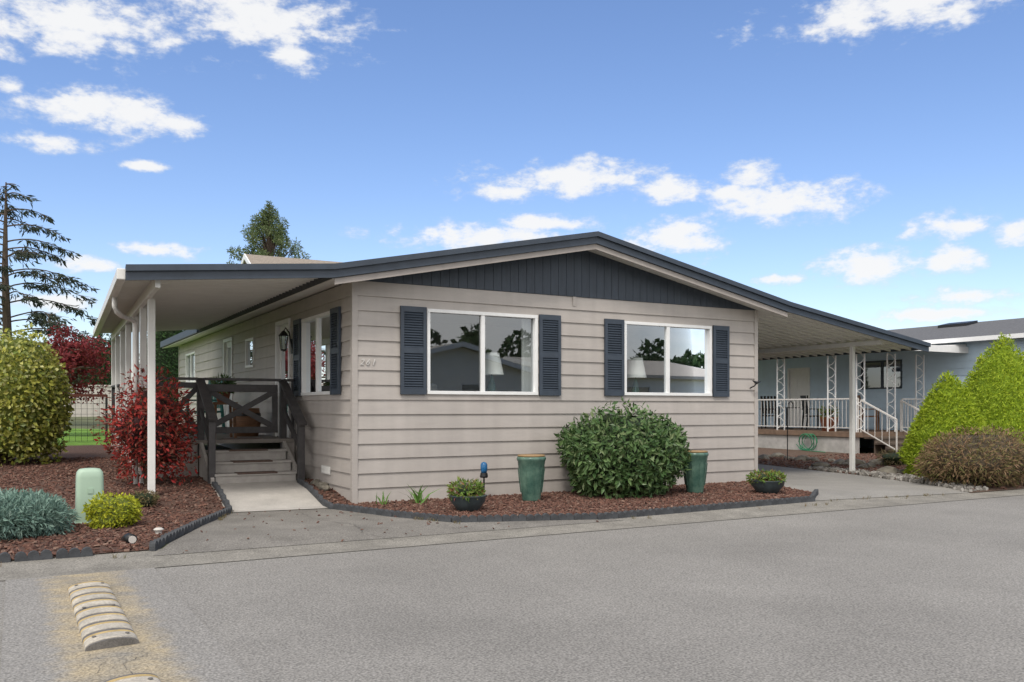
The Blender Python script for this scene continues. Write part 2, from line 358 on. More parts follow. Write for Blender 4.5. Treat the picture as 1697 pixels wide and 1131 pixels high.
# doors
def door(M,s0,s1,z0,z1,parent,mat='white',glass=True,dep=-.02):
    f=MB(); w=.07
    f.mbox(M,s0,s0+w,-.08,.04,z0,z1).mbox(M,s1-w,s1,-.08,.04,z0,z1).mbox(M,s0+w,s1-w,-.08,.04,z1-w,z1)
    d=MB(); a,b,t=s0+w,s1-w,z1-w
    if glass:
        d.mbox(M,a,a+.1,dep-.04,dep,z0,t).mbox(M,b-.1,b,dep-.04,dep,z0,t).mbox(M,a+.1,b-.1,dep-.04,dep,z0,z0+.35).mbox(M,a+.1,b-.1,dep-.04,dep,t-.12,t)
    else:
        d.mbox(M,a,b,dep-.04,dep,z0,t)
        for k in range(2):
            for j in range(3):
                aa=a+.09+k*(b-a)/2-.0; bb=aa+(b-a)/2-.15; zz=z0+.15+j*.6
                d.mbox(M,aa,bb,dep,dep+.008,zz,zz+.48)
    o=d.build('door',mat,parent,bevel=.003)
    f.build('door_frame','white',o,bevel=.003)
    if glass: MB().quad(M(a+.1,dep-.02,z0+.35),M(b-.1,dep-.02,z0+.35),M(b-.1,dep-.02,t-.12),M(a+.1,dep-.02,t-.12)).build('pane','glass',o)
    MB().mbox(M,a+.03,a+.06,dep,dep+.05,z0+.95,z0+1.1).build('door_handle','darkmetal',o)
    return o
door(ML(),*sh[1],house); door(ML(),*sh[3],house)
# porch lantern
mb=MB(); L=(-.16,3.0,2.45)
mb.tube([(-.026,3.0,2.35),(-.07,3.0,2.6),(-.13,3.0,2.68),(-.16,3.0,2.62)],.012,6).lathe([(0.0,.19),(.03,.17),(.085,.1),(.09,.09),(.0,.09)],L,8).lathe([(0,-.17),(.05,-.15),(.055,-.13),(0,-.13)],L,8)
mb.mbox(ML(),2.96,3.04,.024,.035,2.25,2.5)
for k in range(4):
    t=k*math.pi/2+.78; mb.tube([(L[0]+.055*math.cos(t),L[1]+.055*math.sin(t),L[2]-.13),(L[0]+.08*math.cos(t),L[1]+.08*math.sin(t),L[2]+.09)],.007,5)
wl=mb.build('wall_lantern','black',house)
MB().lathe([(0,-.125),(.048,-.125),(.07,.085),(0,.085)],L,8).build('lamp_glass','glass',wl)
# house number: three digits, each a part
for k,ch in enumerate('261'):
    cu=bpy.data.curves.new('n','FONT'); cu.body=ch; cu.size=.118; cu.shear=.35; cu.extrude=.005
    to=bpy.data.objects.new('n',cu); C.objects.link(to); bpy.context.view_layer.update()
    me=bpy.data.meshes.new_from_object(to.evaluated_get(bpy.context.evaluated_depsgraph_get())); bpy.data.objects.remove(to)
    no=bpy.data.objects.new('house_number',me); C.objects.link(no); no.rotation_euler=(R(90),0,0); no.location=(.075+.083*k,-.033,1.94); no.parent=house
    me.materials.clear(); me.materials.append(M_['silver'])
# skirt vent, small wall ornament
mb=MB(); mb.mbox(ML(),.95,1.35,.022,.034,.36,.48)
for i in range(9): mb.mbox(ML(),.975+i*.04,.99+i*.04,.034,.042,.375,.465)
mb.build('foundation_vent','postwhite',house)
mb=MB(); mb.mbox(MF(),3.6,3.66,.023,.03,2.95,3.1); mb.build('wall_seam','siding',house)
mb=MB(); mb.tube([(7.40,-.028,1.70),(7.42,-.12,1.74),(7.46,-.13,1.80)],.012,6).tube([(7.36,-.13,1.83),(7.44,-.14,1.79),(7.54,-.15,1.82)],[.008,.03,.006],6).build('wall_hook','darkmetal',house)
# gable
P=[(-2.93,2.985),(-.42,3.20),(3.77,4.04),(7.96,3.20),(11.87,2.61)]
def rz(x): return ip(P,x)
mb=MB(); x=.0
while x<WID:
    x1=min(x+.145,WID-.005); a,b=x+.003,x1-.003; za=rz(a)-.16; zb=rz(b)-.16
    if min(za,zb)>3.11:
        pts=[(a,3.105),(b,3.105),(b,zb)]
        if a<3.77<b: pts.append((3.77,3.88))
        pts.append((a,za)); mb.prism(pts,lambda p,q:(p[0],q,p[1]),-.022,-.012)
    x+=.145
mb.prism([(.05,3.10),(WID-.05,3.10),(WID-.05,3.11),(3.77,3.88),(.05,3.11)],lambda p,q:(p[0],q,p[1]),-.012,.06)
mb.build('gable_panel','navyboard',house)
def band(mb,pts,o0,o1,y0,y1):
    mb.prism([(x,z+o1) for x,z in pts]+[(x,z+o0) for x,z in reversed(pts)],lambda p,q:(p[0],q,p[1]),y0,y1); return mb
roof=band(MB(),P[1:4],-.15,0,-.40,LEN+.35).build('roof','shingle',house)
mb=MB(); band(mb,P,-.15,.012,-.435,-.403); band(mb,P,-.045,.03,-.475,-.436); mb.build('fascia','navy',roof)
MB().box(-.47,-.425,9.25,LEN+.35,3.06,3.22).build('gutter','navy',roof)
band(MB(),[(-.40,3.20),(3.77,4.04),(7.94,3.20)],-.235,-.153,-.40,-.375).build('fascia_trim','taupe',roof)
mb=MB(); band(mb,P[1:4],-.168,-.154,-.37,LEN+.33)
mb.build('soffit','soffit',roof)
# left awning (porch roof)
A0=(-.43,-.40,3.185);B0=(-2.92,-.40,2.97);C0=(-2.5,9.2,3.0);D0=(-.43,9.2,3.185)
aw=MB().slab([A0,B0,C0,D0],.035)
n=52
for i in range(n):
    t=(i+.5)/n; a=Vector(A0).lerp(Vector(D0),t)-Vector((0,0,.049)); b=Vector(B0).lerp(Vector(C0),t)-Vector((0,0,.049)); aw.bar(a,b,.022,.03)
aw=aw.build('porch_awning','soffit',house)
mb=MB(); mb.bar(Vector(B0)+Vector((-.05,.0,-.06)),Vector(C0)+Vector((-.05,0,-.06)),.10,.13)
mb.build('gutter','postwhite',aw,bevel=.01)
mb=MB(); mb.bar((-2.56,-.3,2.86),(-2.22,9.15,2.86),.06,.14); mb.build('beam','postwhite',aw)
mb=MB(); mb.tube([(-2.87,1.5,2.86),(-2.87,1.5,2.72),(-2.84,1.55,2.66),(-2.76,1.7,2.62),(-2.60,1.98,2.60),(-2.55,2.05,2.57),(-2.54,2.07,2.48),(-2.54,2.07,.25)],.035,8); mb.build('downspout','postwhite',aw,smooth=True)
for y in (1.0,2.2,3.5,5.0,6.4,7.8,9.1):
    x=-2.50+.033*y
    MB().box(x-.045,x+.045,y-.045,y+.045,h(x,y)-.05,2.80).build('post','postwhite',aw,bevel=.006)
# right awning (carport)
E0=(7.97,-.40,3.185);F0=(11.86,-.40,2.595);G0=(11.86,9.2,2.595);H0=(7.97,9.2,3.185)
cp=MB().slab([E0,F0,G0,H0],.035)
n=40
for i in range(n):
    t=(i+.5)/n; a=Vector(E0).lerp(Vector(H0),t)-Vector((0,0,.055)); b=Vector(F0).lerp(Vector(G0),t)-Vector((0,0,.055)); cp.bar(a,b,.03,.042)
cp=cp.build('carport_awning','soffit',house)
MB().bar((11.88,-.40,2.57),(11.88,9.2,2.57),.08,.1).build('gutter','navy',cp)
MB().box(10.71,10.79,-.2,9.1,2.595,2.675).build('beam','postwhite',cp)
for y in (.5,4.6,8.8): MB().box(10.708,10.792,y-.042,y+.042,h(10.75,y)-.05,2.595).build('post','postwhite',cp,bevel=.006)
# indoor furniture seen through glass
def table_lamp(x,y,label):
    t=thing('side_table','small wooden side table indoors below the '+label,'table',(x,y,.80))
    MB().box(x-.25,x+.25,y-.25,y+.25,1.42,1.46).build('tabletop','wood',t)
    for a in (-1,1):
        for b in (-1,1): MB().box(x+a*.2-.02,x+a*.2+.02,y+b*.2-.02,y+b*.2+.02,.80,1.42).build('leg','wood',t)
    l=thing('table_lamp','white shaded table lamp seen through the '+label,'lamp',(x,y,1.46))
    MB().lathe([(0,0),(.09,0),(.09,.02),(.03,.06),(.07,.2),(.03,.34),(.012,.4),(.012,.55)],(x,y,1.46),16).build('lamp_base','teal',l,smooth=True)
    MB().lathe([(.19,.40),(.12,.74)],(x,y,1.46),24).build('lamp_shade','shade',l,smooth=True)
table_lamp(2.40,.45,'left front window'); table_lamp(5.20,.45,'right front window')
def curtain(x0,x1,label):
    mb=MB(); n=40; vs=[]
    for i in range(n+1):
        x=x0+(x1-x0)*i/n; y=.17+.025*math.sin(i*1.3); vs+=[(x,y,1.0),(x,y,2.85)]
    mb.add(vs,[[2*i,2*i+2,2*i+3,2*i+1] for i in range(n)])
    tag(mb.build('curtain','sheer',loc=((x0+x1)/2,.17,1.0)),label,'curtain')
curtain(2.78,3.0,'sheer white curtain at the right side of the left front window'); curtain(6.32,6.6,'sheer white curtain at the right side of the right front window')
def armchair(x,y,label):
    t=thing('armchair',label,'chair',(x,y,.8))
    MB().box(x-.4,x+.4,y-.4,y+.4,.95,1.25).build('seat','greywall',t,bevel=.05)
    MB().box(x-.4,x+.4,y+.25,y+.45,1.25,1.75).build('backrest','greywall',t,bevel=.06)
    for a in (-1,1): MB().box(x+a*.45-.08,x+a*.45+.08,y-.4,y+.45,.85,1.45).build('armrest','greywall',t,bevel=.05)
armchair(1.7,1.5,'grey upholstered armchair indoors behind the left front window')
# ------------------------------------------------------------------ ENTRY PORCH
po=thing('entry_porch','dark railed wooden entry porch with four steps under the awning','porch',(-1.1,2.72,.24))
DZ=.84
MB().box(-2.25,-.04,2.74,9.1,DZ-.06,DZ).build('deck','deckgrey',po)
MB().box(-2.22,-1.56,2.78,2.82,.1,DZ-.06).box(-2.22,-2.18,2.82,9.1,.1,DZ-.06).build('skirt','taupe',po)
MB().box(-.2,-.04,2.78,2.82,.1,DZ-.06).build('skirt','taupe',po)
for k in range(3):
    y0=1.86+.29*k; zt=.20+.16*(k+1)
    st=MB().box(-1.485,-.255,y0,y0+.33 if k<2 else 2.77,zt-.035,zt).box(-1.47,-.27,y0+.02,y0+.05,.05,zt-.035).build('step','stepgrey',po,bevel=.004)
    MB().box(-1.16,-.56,y0+.03,y0+.22,zt+.001,zt+.010).box(-1.16,-.56,y0-.006,y0+.03,zt-.014,zt+.010).build('tread_mat','mat',st)
MB().box(-1.16,-.56,2.80,3.0,DZ+.001,DZ+.01).build('tread_mat','mat',po)
for x in (-1.52,-.22):
    MB().prism([(1.84,.1),(1.84,.3),(2.74,.80),(2.78,.80),(2.78,.1)],lambda p,a:(a,p[0],p[1]),x-.025,x+.025).build('stringer','stepgrey',po)
    ye=1.92 if x<-1 else 1.78; zn=1.20 if x<-1 else 1.12
    MB().box(x-.05,x+.05,ye-.05,ye+.05,.12,zn).build('newel_post','char',po,bevel=.005)
    mb=MB().bar((x,2.86,1.80),(x,ye-.12,zn-.03),.13,.045).bar((x,2.78,1.30),(x,ye,zn-.42),.04,.10).bar((x,2.78,1.62),(x,ye,zn-.09),.04,.09); mb.build('handrail','char',po,bevel=.005)
for x,y in ((-1.52,2.82),(-.22,2.82),(-2.2,2.82),(-2.2,4.4),(-2.2,5.9),(-2.2,7.4),(-2.2,9.0)):
    MB().box(x-.05,x+.05,y-.05,y+.05,.6,1.78).build('rail_post','char',po,bevel=.005)
def railing(p,q):
    p=Vector(p);q=Vector(q); mb=MB(); u=Vector((0,0,1))
    mb.bar(p+u*1.80,q+u*1.80,.14,.04).bar(p+u*1.70,q+u*1.70,.04,.09).bar(p+u*.98,q+u*.98,.04,.09)
    mb.bar(p+u*1.02,q+u*1.66,.03,.08).bar(p+u*1.66+Vector((.004,.004,0)),q+u*1.02+Vector((.004,.004,0)),.028,.08)
    return mb.build('railing','char',po,bevel=.004)
railing((-2.15,2.82,0),(-1.57,2.82,0))
for a,b in ((2.87,4.35),(4.45,5.85),(5.95,7.35),(7.45,8.95)): railing((-2.2,a,0),(-2.2,b,0))
MB().bar((-.19,2.82,1.80),(-.04,2.82,1.80),.14,.04).bar((-.17,2.82,1.45),(-.04,2.82,1.45),.04,.09).bar((-.06,2.82,.84),(-.06,2.82,1.78),.04,.06).build('railing','char',po)
g=MB(); g.box(-1.44,-.31,2.80,2.84,1.60,1.72).box(-1.44,-.31,2.80,2.84,.94,1.04).box(-1.44,-1.35,2.80,2.84,1.04,1.60).box(-.40,-.31,2.80,2.84,1.04,1.60)
g.bar((-1.35,2.815,1.05),(-.40,2.815,1.59),.025,.09).bar((-1.35,2.825,1.59),(-.40,2.825,1.05),.022,.09)
g.build('gate','char',po,bevel=.004)
MB().bar((-1.47,2.82,1.80),(-.27,2.82,1.80),.14,.04).build('top_rail','char',po,bevel=.004)
# ------------------------------------------------------------------ leaves
def lumps(rng,amp,K=16,wd=.10):
    kd=rng.normal(size=(K,3)); kd/=np.linalg.norm(kd,axis=1)[:,None]; ka=rng.uniform(-amp,amp,K)
    def f(d): return 1+(ka*np.exp((d@kd.T-1)/wd)).sum(axis=1)
    return f
def leafgeo(rng,pos,nor,L,Wd,lay=.6,spread=.6,droop=0):
    n=len(pos); ax=nor*(1-lay)+rng.normal(size=(n,3))*spread; ax[:,2]-=droop
    ax/=np.linalg.norm(ax,axis=1)[:,None]+1e-9
    sd=np.cross(ax,nor+rng.normal(size=(n,3))*.45); sd/=np.linalg.norm(sd,axis=1)[:,None]+1e-9
    up=np.cross(sd,ax)
    l=(L*rng.uniform(.65,1.3,n))[:,None]; w=l*(Wd/L)/2
    v=np.stack([pos,pos+ax*l*.5+sd*w+up*l*.06,pos+ax*l-up*l*.08,pos+ax*l*.5-sd*w+up*l*.06],axis=1).reshape(-1,3)
    f=np.arange(4*n).reshape(-1,4)
    return v,f
def mesh2(name,parts,mats,parent=None,loc=None):
    V=[];Fs=[];mi=[];o=0
    for k,(v,f) in enumerate(parts):
        V.append(np.asarray(v,float)); 
        for q in f: Fs.append([int(i)+o for i in q]); mi.append(k)
        o+=len(v)
    me=bpy.data.meshes.new(name); me.from_pydata(np.concatenate(V).tolist(),[],Fs)
    for m in mats: me.materials.append(M_[m] if isinstance(m,str) else m)
    me.polygons.foreach_set('material_index',mi)
    ob=bpy.data.objects.new(name,me); C.objects.link(ob)
    if parent: ob.parent=parent
    elif loc: ob.location=loc
    return ob
def dome(z): return np.sqrt(np.clip(1-(np.abs(2*z*.92-.84)/1.0)**2.2,0,1))
def foliage(rng,H,rx,ry,prof,n,L,Wd,amp,lay,spread,shell=.78,droop=0,ck=.84,lean=0,K=16,wd=.10):
    lf=lumps(rng,amp,K,wd)
    z=rng.random(n*5); z=z[rng.random(n*5)<prof(z)*.9+.06][:n]; n=len(z); t=rng.uniform(0,2*np.pi,n)
    c=2*z-1; s=np.sqrt(np.clip(1-c*c,0,1)); d=np.stack([s*np.cos(t),s*np.sin(t),c],1)
    q=rng.uniform(shell,1.03,n)*lf(d)
    cz=.45
    pos=np.stack([rx*prof(z)*q*np.cos(t)+lean*z*z,ry*prof(z)*q*np.sin(t),H*(cz+(z-cz)*q)],1)
    pos[:,2]=np.maximum(pos[:,2],.02)
    nor=np.stack([np.cos(t)*prof(z)/rx,np.sin(t)*prof(z)/ry,(z-.42)*2.2/H],1); nor/=np.linalg.norm(nor,axis=1)[:,None]+1e-9
    lv=leafgeo(rng,pos,nor,L,Wd,lay,spread,droop)
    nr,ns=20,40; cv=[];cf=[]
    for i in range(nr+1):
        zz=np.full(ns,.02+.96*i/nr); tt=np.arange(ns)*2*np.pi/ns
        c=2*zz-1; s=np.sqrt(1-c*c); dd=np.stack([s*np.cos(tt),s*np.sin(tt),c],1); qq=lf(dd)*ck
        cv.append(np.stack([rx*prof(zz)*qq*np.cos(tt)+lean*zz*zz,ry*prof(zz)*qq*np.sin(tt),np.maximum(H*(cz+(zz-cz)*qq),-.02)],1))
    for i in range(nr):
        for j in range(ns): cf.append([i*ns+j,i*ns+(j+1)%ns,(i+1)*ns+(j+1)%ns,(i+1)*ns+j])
    return lv,(np.concatenate(cv),cf)
def shrub(name,label,cat,loc,H,rx,ry,prof,n,L,Wd,mat,cmat,seed,amp=.3,lay=.6,spread=.6,group=None,stems=5,**k):
    rng=np.random.default_rng(seed); t=thing(name,label,cat,loc,group)
    lv,cv=foliage(rng,H,rx,ry,prof,n,L,Wd,amp,lay,spread,**k)
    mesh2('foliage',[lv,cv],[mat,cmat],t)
    if stems:
        mb=MB()
        for i in range(stems):
            a=6.28*i/stems+.3; r=rx*.45
            mb.tube([(loc[0]+.05*math.cos(a),loc[1]+.05*math.sin(a),loc[2]-.05),(loc[0]+r*.5*math.cos(a),loc[1]+r*.5*math.sin(a),loc[2]+H*.25),(loc[0]+r*math.cos(a),loc[1]+r*math.sin(a),loc[2]+H*.6)],[.02*H,.014*H,.008*H],6)
        mb.build('stem','stem',t)
    return t
M_['l_rhodo']=fm('l_rhodo',[(.04,.085,.028),(.075,.14,.045),(.125,.20,.07),(.055,.11,.038),(.19,.24,.11)],.4,.15)
M_['l_red']=fm('l_red',[(.25,.022,.024),(.44,.045,.04),(.14,.022,.02),(.08,.06,.03),(.52,.085,.06),(.30,.038,.032),(.10,.05,.03)],.45,.25)
M_['l_gold']=fm('l_gold',[(.36,.36,.055),(.50,.48,.13),(.16,.22,.045),(.42,.41,.07),(.12,.17,.04),(.56,.54,.24)],.45,.25)
M_['l_lime']=fm('l_lime',[(.28,.38,.02),(.36,.45,.03),(.22,.32,.018),(.45,.52,.05)],.6,.25)
M_['l_yel']=fm('l_yel',[(.40,.40,.02),(.30,.36,.03),(.52,.50,.04)],.6,.3)
M_['l_blue']=fm('l_blue',[(.16,.26,.22),(.24,.35,.29),(.12,.21,.17),(.31,.42,.35)],.7,.15)
M_['l_brown']=fm('l_brown',[(.12,.115,.045),(.19,.15,.07),(.23,.165,.10),(.10,.115,.04)],.75,.15)
M_['l_heath']=fm('l_heath',[(.14,.10,.045),(.21,.135,.07),(.25,.15,.09),(.12,.115,.04),(.19,.17,.06)],.75,.15)
M_['l_maple']=fm('l_maple',[(.13,.016,.02),(.20,.026,.03),(.27,.045,.045),(.09,.015,.018)],.6,.25)
M_['l_dark']=fm('l_dark',[(.025,.055,.02),(.04,.09,.03),(.06,.12,.035)],.7,.15)
M_['l_tree']=fm('l_tree',[(.11,.16,.06),(.17,.22,.09),(.09,.13,.05),(.23,.26,.13)],.6,.3)
M_['l_spruce']=fm('l_spruce',[(.025,.036,.026),(.045,.058,.038),(.06,.07,.045)],.8,.1)
M_['l_iris']=fm('l_iris',[(.08,.18,.035),(.13,.26,.05)],.5,.2)
M_['l_herb']=fm('l_herb',[(.07,.15,.025),(.14,.23,.04),(.2,.26,.06),(.28,.07,.07)],.6,.2)
def at(x,y): return (x,y,h(x,y)+.02)
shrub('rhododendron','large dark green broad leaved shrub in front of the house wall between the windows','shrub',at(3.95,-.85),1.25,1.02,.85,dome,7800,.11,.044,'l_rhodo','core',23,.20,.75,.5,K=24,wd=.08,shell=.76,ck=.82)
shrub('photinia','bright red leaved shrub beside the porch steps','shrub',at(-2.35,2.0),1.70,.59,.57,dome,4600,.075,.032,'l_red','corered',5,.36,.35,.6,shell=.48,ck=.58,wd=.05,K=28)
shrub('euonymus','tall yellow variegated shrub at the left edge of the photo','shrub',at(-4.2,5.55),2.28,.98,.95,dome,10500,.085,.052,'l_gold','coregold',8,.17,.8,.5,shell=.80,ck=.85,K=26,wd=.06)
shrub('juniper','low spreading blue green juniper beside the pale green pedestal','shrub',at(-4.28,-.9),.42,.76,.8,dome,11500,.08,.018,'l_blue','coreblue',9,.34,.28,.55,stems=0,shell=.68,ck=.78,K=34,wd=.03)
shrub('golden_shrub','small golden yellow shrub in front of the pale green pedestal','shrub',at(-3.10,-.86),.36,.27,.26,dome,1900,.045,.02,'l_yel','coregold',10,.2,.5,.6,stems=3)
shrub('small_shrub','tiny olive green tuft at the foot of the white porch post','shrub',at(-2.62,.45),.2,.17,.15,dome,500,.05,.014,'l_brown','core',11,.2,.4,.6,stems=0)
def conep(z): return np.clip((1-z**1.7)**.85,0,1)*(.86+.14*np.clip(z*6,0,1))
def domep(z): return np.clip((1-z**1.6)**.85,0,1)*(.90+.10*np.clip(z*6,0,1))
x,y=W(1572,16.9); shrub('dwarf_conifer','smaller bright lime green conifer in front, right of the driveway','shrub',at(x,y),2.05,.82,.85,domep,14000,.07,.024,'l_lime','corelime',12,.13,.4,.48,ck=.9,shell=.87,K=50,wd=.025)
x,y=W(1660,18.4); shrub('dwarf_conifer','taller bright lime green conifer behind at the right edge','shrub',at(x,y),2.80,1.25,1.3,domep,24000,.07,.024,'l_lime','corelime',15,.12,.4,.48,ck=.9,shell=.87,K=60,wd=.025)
shrub('heather_shrub','low brownish olive shrub in front of the lime green conifers','shrub',at(10.5,-2.3),.96,1.12,.8,dome,8000,.10,.016,'l_heath','corebrown',13,.28,.3,.6,wd=.05,K=24)
def pottedplant(name,label,x,y,rad,hb,H,mat,seed,n=700,group=None):
    z=h(x,y)+.03; t=thing(name,label,'planter',(x,y,z),group)
    MB().lathe([(0,0),(rad*.55,0),(rad*.62,.02),(rad*.95,hb*.6),(rad,hb*.92),(rad*1.05,hb),(rad*.95,hb+.005),(rad*.9,hb-.03)],(x,y,z)).build('bowl','potblue',t,smooth=True)
    MB().lathe([(0,hb-.025),(rad*.9,hb-.028)],(x,y,z)).build('soil','soil',t)
    rng=np.random.default_rng(seed); lv,cv=foliage(rng,H,rad*.95,rad*.95,dome,n,.07,.02,.3,.3,.6,ck=.6)
    for v in (lv[0],cv[0]): v[:,2]+=hb-.05
    mesh2('plant',[lv,cv],[mat,'core'],t)
pottedplant('bowl_planter','low dark bowl planter with leafy plant, below the left front window',.98,-1.55,.235,.20,.22,'l_herb',21)
pottedplant('bowl_planter','low dark bowl planter with green plant at the right house corner',6.05,-1.75,.26,.2,.18,'l_herb',22)
# tall ceramic pots
def tallpot(x,y,label):
    z=h(x,y)+.03; t=thing('ceramic_pot',label,'pot',(x,y,z))
    mb=MB()
    prof=[(0,0),(.125,0),(.13,.02),(.155,.2),(.18,.42),(.195,.56),(.205,.575),(.21,.60),(.2,.625),(.17,.625),(.165,.5)]
    mb.lathe(prof,(x,y,z),32); mb.build('pot_body','teal',t,smooth=True)
    mb=MB().lathe([(.186,.625),(.20,.64),(.19,.65),(.15,.652),(.0,.652)],(x,y,z),32); mb.build('rim','tan',t,smooth=True)
    mb=MB()
    for k in range(10):
        a=6.283*k/10; mb.tube([(x+r*math.cos(a),y+r*math.sin(a),z+q) for r,q in ((.150,.12),(.172,.3),(.189,.46))],.006,5)
    mb.build('relief','teal',t)
tallpot(2.30,-.92,'tall teal glazed pot standing left of the large dark shrub'); tallpot(5.12,-1.15,'tall teal glazed pot standing right of the large dark shrub')
# garden stake light
t=thing('stake_light','blue glass garden stake light in front of the siding','garden light',(1.87,-.3,.03))
MB().tube([(1.87,-.3,0),(1.87,-.3,.40)],.012,6).build('stake','black',t)
MB().lathe([(0,.40),(.04,.40),(.05,.44),(.05,.52),(.035,.55),(0,.56)],(1.87,-.3,0),14).build('lamp_head','bluegl',t,smooth=True)
MB().lathe([(.052,.33),(.06,.35),(.05,.40),(0,.40)],(1.87,-.3,0),14).build('collar','black',t)
# iris shoots
def bladegeo(rng,n,H,rad):
    V=[];Fc=[]
    for i in range(n):
        a=rng.uniform(0,6.28); r=rng.uniform(0,rad); hh=H*rng.uniform(.6,1.1); b=Vector((r*math.cos(a),r*math.sin(a),0)); l=Vector((rng.gauss(0,.08),rng.gauss(0,.08),0))*(H/.24); s=Vector((math.cos(a+1),math.sin(a+1),0))*.05*H
        o=len(V); V+=[b-s,b+s,b+l*.5+s*.9+Vector((0,0,hh*.6)),b+l*.5-s*.9+Vector((0,0,hh*.6)),b+l*1.3+Vector((0,0,hh))]
        Fc+=[[o,o+1,o+2,o+3],[o+3,o+2,o+4]]
    return V,Fc
def shoots(x,y,label,n,seed,H=.24):
    V,Fc=bladegeo(random.Random(seed),n,H,.12)
    ob=mesh2('iris_shoots',[([tuple(v) for v in V],Fc)],['l_iris'],loc=(x,y,h(x,y)+.02)); tag(ob,label,'plant')
shoots(.28,-.35,'small clump of green iris shoots nearest the left house corner',9,1,.2); shoots(.75,-.45,'larger clump of green iris shoots below the left shutter',16,2,.3); shoots(1.25,-.6,'sparse iris shoots left of the bowl planter',7,3,.2)
rg=random.Random(17); V=[];Fc=[]
for i in range(70):
    p,q=rg.choice([((-6.5,-2.86),(-2.9,-2.86)),((2.4,-2.93),(9.3,-2.98)),((-2.0,-.9),(-1.62,-.05)),((.1,-1.9),(.4,-2.5)),((6.3,-2.75),(9.0,-2.95))])
    k=rg.random(); x=p[0]+(q[0]-p[0])*k+rg.gauss(0,.03); y=p[1]+(q[1]-p[1])*k+rg.gauss(0,.03)
    v,f=bladegeo(rg,rg.randint(3,9),.05,.03); o=len(V); V+=[(c.x+x,c.y+y,c.z+h(x,y)+.008) for c in v]; Fc+=[[a+o for a in q_] for q_ in f]
tag(mesh2('weeds',[(V,Fc)],['l_brown']),'tiny weeds growing in the joint along the road edge','weeds',kind='stuff')
# scalloped edging
pts=[(-.15,0),(.15,0)]
for k in range(2,-1,-1):
    cx=-.1+.1*k
    for j in range(0,7):
        a=math.pi*j/6; pts.append((cx+.05*math.cos(a)*.98,.05+.05*math.sin(a)))
eb=MB().prism([(x*.995,z) for x,z in pts],lambda p,q:(p[0],q,p[1]-.02),-.028,.028).build('edging_block','edge',bevel=.005)
first=[eb]
def edging(path,label,group):
    p=[Vector(q) for q in path]; seg=[(b-a).length for a,b in zip(p,p[1:])]; tot=sum(seg); n=int(tot/.3)
    for i in range(n):
        s=(i+.5)*tot/n; k=0
        while s>seg[k]: s-=seg[k]; k+=1
        c=p[k].lerp(p[k+1],s/seg[k]); d=p[k+1]-p[k]; z=h(c.x,c.y)+.012
        if first: o=first.pop()
        else: o=eb.copy(); C.objects.link(o)
        o.location=(c.x,c.y,z); o.rotation_euler=(random.gauss(0,.03),random.gauss(0,.012),math.atan2(d.y,d.x)+random.gauss(0,.012)); tag(o,label,'edging',group)
edging([(-.28,1.7),(-.43,-.3),(-.06,-1.47),(.38,-2.38),(2.22,-2.79),(5.99,-2.67),(6.75,-2.1)],'dark scalloped edging block bordering the bed below the front windows','edging of the front window bed')
edging([(-2.93,-2.7),(-2.3,-1.35),(-1.68,-.14),(-1.52,1.75)],'dark scalloped edging block bordering the left side of the walkway','edging of the walkway')
edging([(-7.0,-2.66),(-3.42,-2.68)],'dark scalloped edging block along the road at the far left','edging of the left bed along the road')
# utility pedestal
x,y=-3.3,-.32; z=h(x,y)
t=thing('utility_pedestal','pale green plastic utility pedestal between juniper and golden shrub','utility box',(x,y,z))
mb=MB(); 
def rr(w,d,r,zz,n=5):
    o=[]
    for sx,sy,a0 in ((1,1,0),(-1,1,90),(-1,-1,180),(1,-1,270)):
        for j in range(n):
            a=R(a0+90*j/(n-1)); o.append((x+sx*(w-r)+r*math.cos(a),y+sy*(d-r)+r*math.sin(a),z+zz))
    return o
lv=[rr(.155,.13,.05,-.03),rr(.15,.125,.05,.04),rr(.142,.115,.05,.54),rr(.135,.11,.05,.60),rr(.11,.09,.05,.635),rr(.06,.05,.04,.645)]
k=len(lv[0]); V=[p for l in lv for p in l]; Fc=[[i*k+j,i*k+(j+1)%k,(i+1)*k+(j+1)%k,(i+1)*k+j] for i in range(len(lv)-1) for j in range(k)]+[[(len(lv)-1)*k+j for j in range(k)]]
mb.add(V,Fc); mb.build('cover','pedestal',t,smooth=True)
MB().box(x-.165,x+.165,y-.14,y+.14,z-.02,z+.035).build('base','pedestal',t,bevel=.01)
MB().box(x-.03,x+.03,y-.126,y-.118,z+.36,z+.42).build('latch','pedestal',t)
# path light, drain pipe
x,y,z=-2.74,-1.72,h(-2.74,-1.72)+.02
t=thing('path_light','small pale capped path light lying low in the bark','garden light',(x,y,z))
MB().lathe([(.0,.065),(.03,.062),(.05,.05),(.055,.04),(.0,.04)],(x,y,z),16).build('cap','greywall',t,smooth=True)
MB().lathe([(.0,0),(.035,0),(.035,.04)],(x,y,z),12).build('lens','greywall',t)
x,y,z=-3.08,-2.2,h(-3.08,-2.2)+.03
t=thing('drain_pipe','black drain pipe end with pale mouth poking out of the bark','pipe',(x,y,z))
MB().tube([(x,y+.25,z-.02),(x,y,z+.03),(x+.02,y-.12,z+.03)],.05,14).build('pipe','black',t,smooth=True)
mb=MB().tube([(x+.02,y-.118,z+.03),(x+.022,y-.132,z+.03)],.036,14); mb.build('mouth','greywall',t)
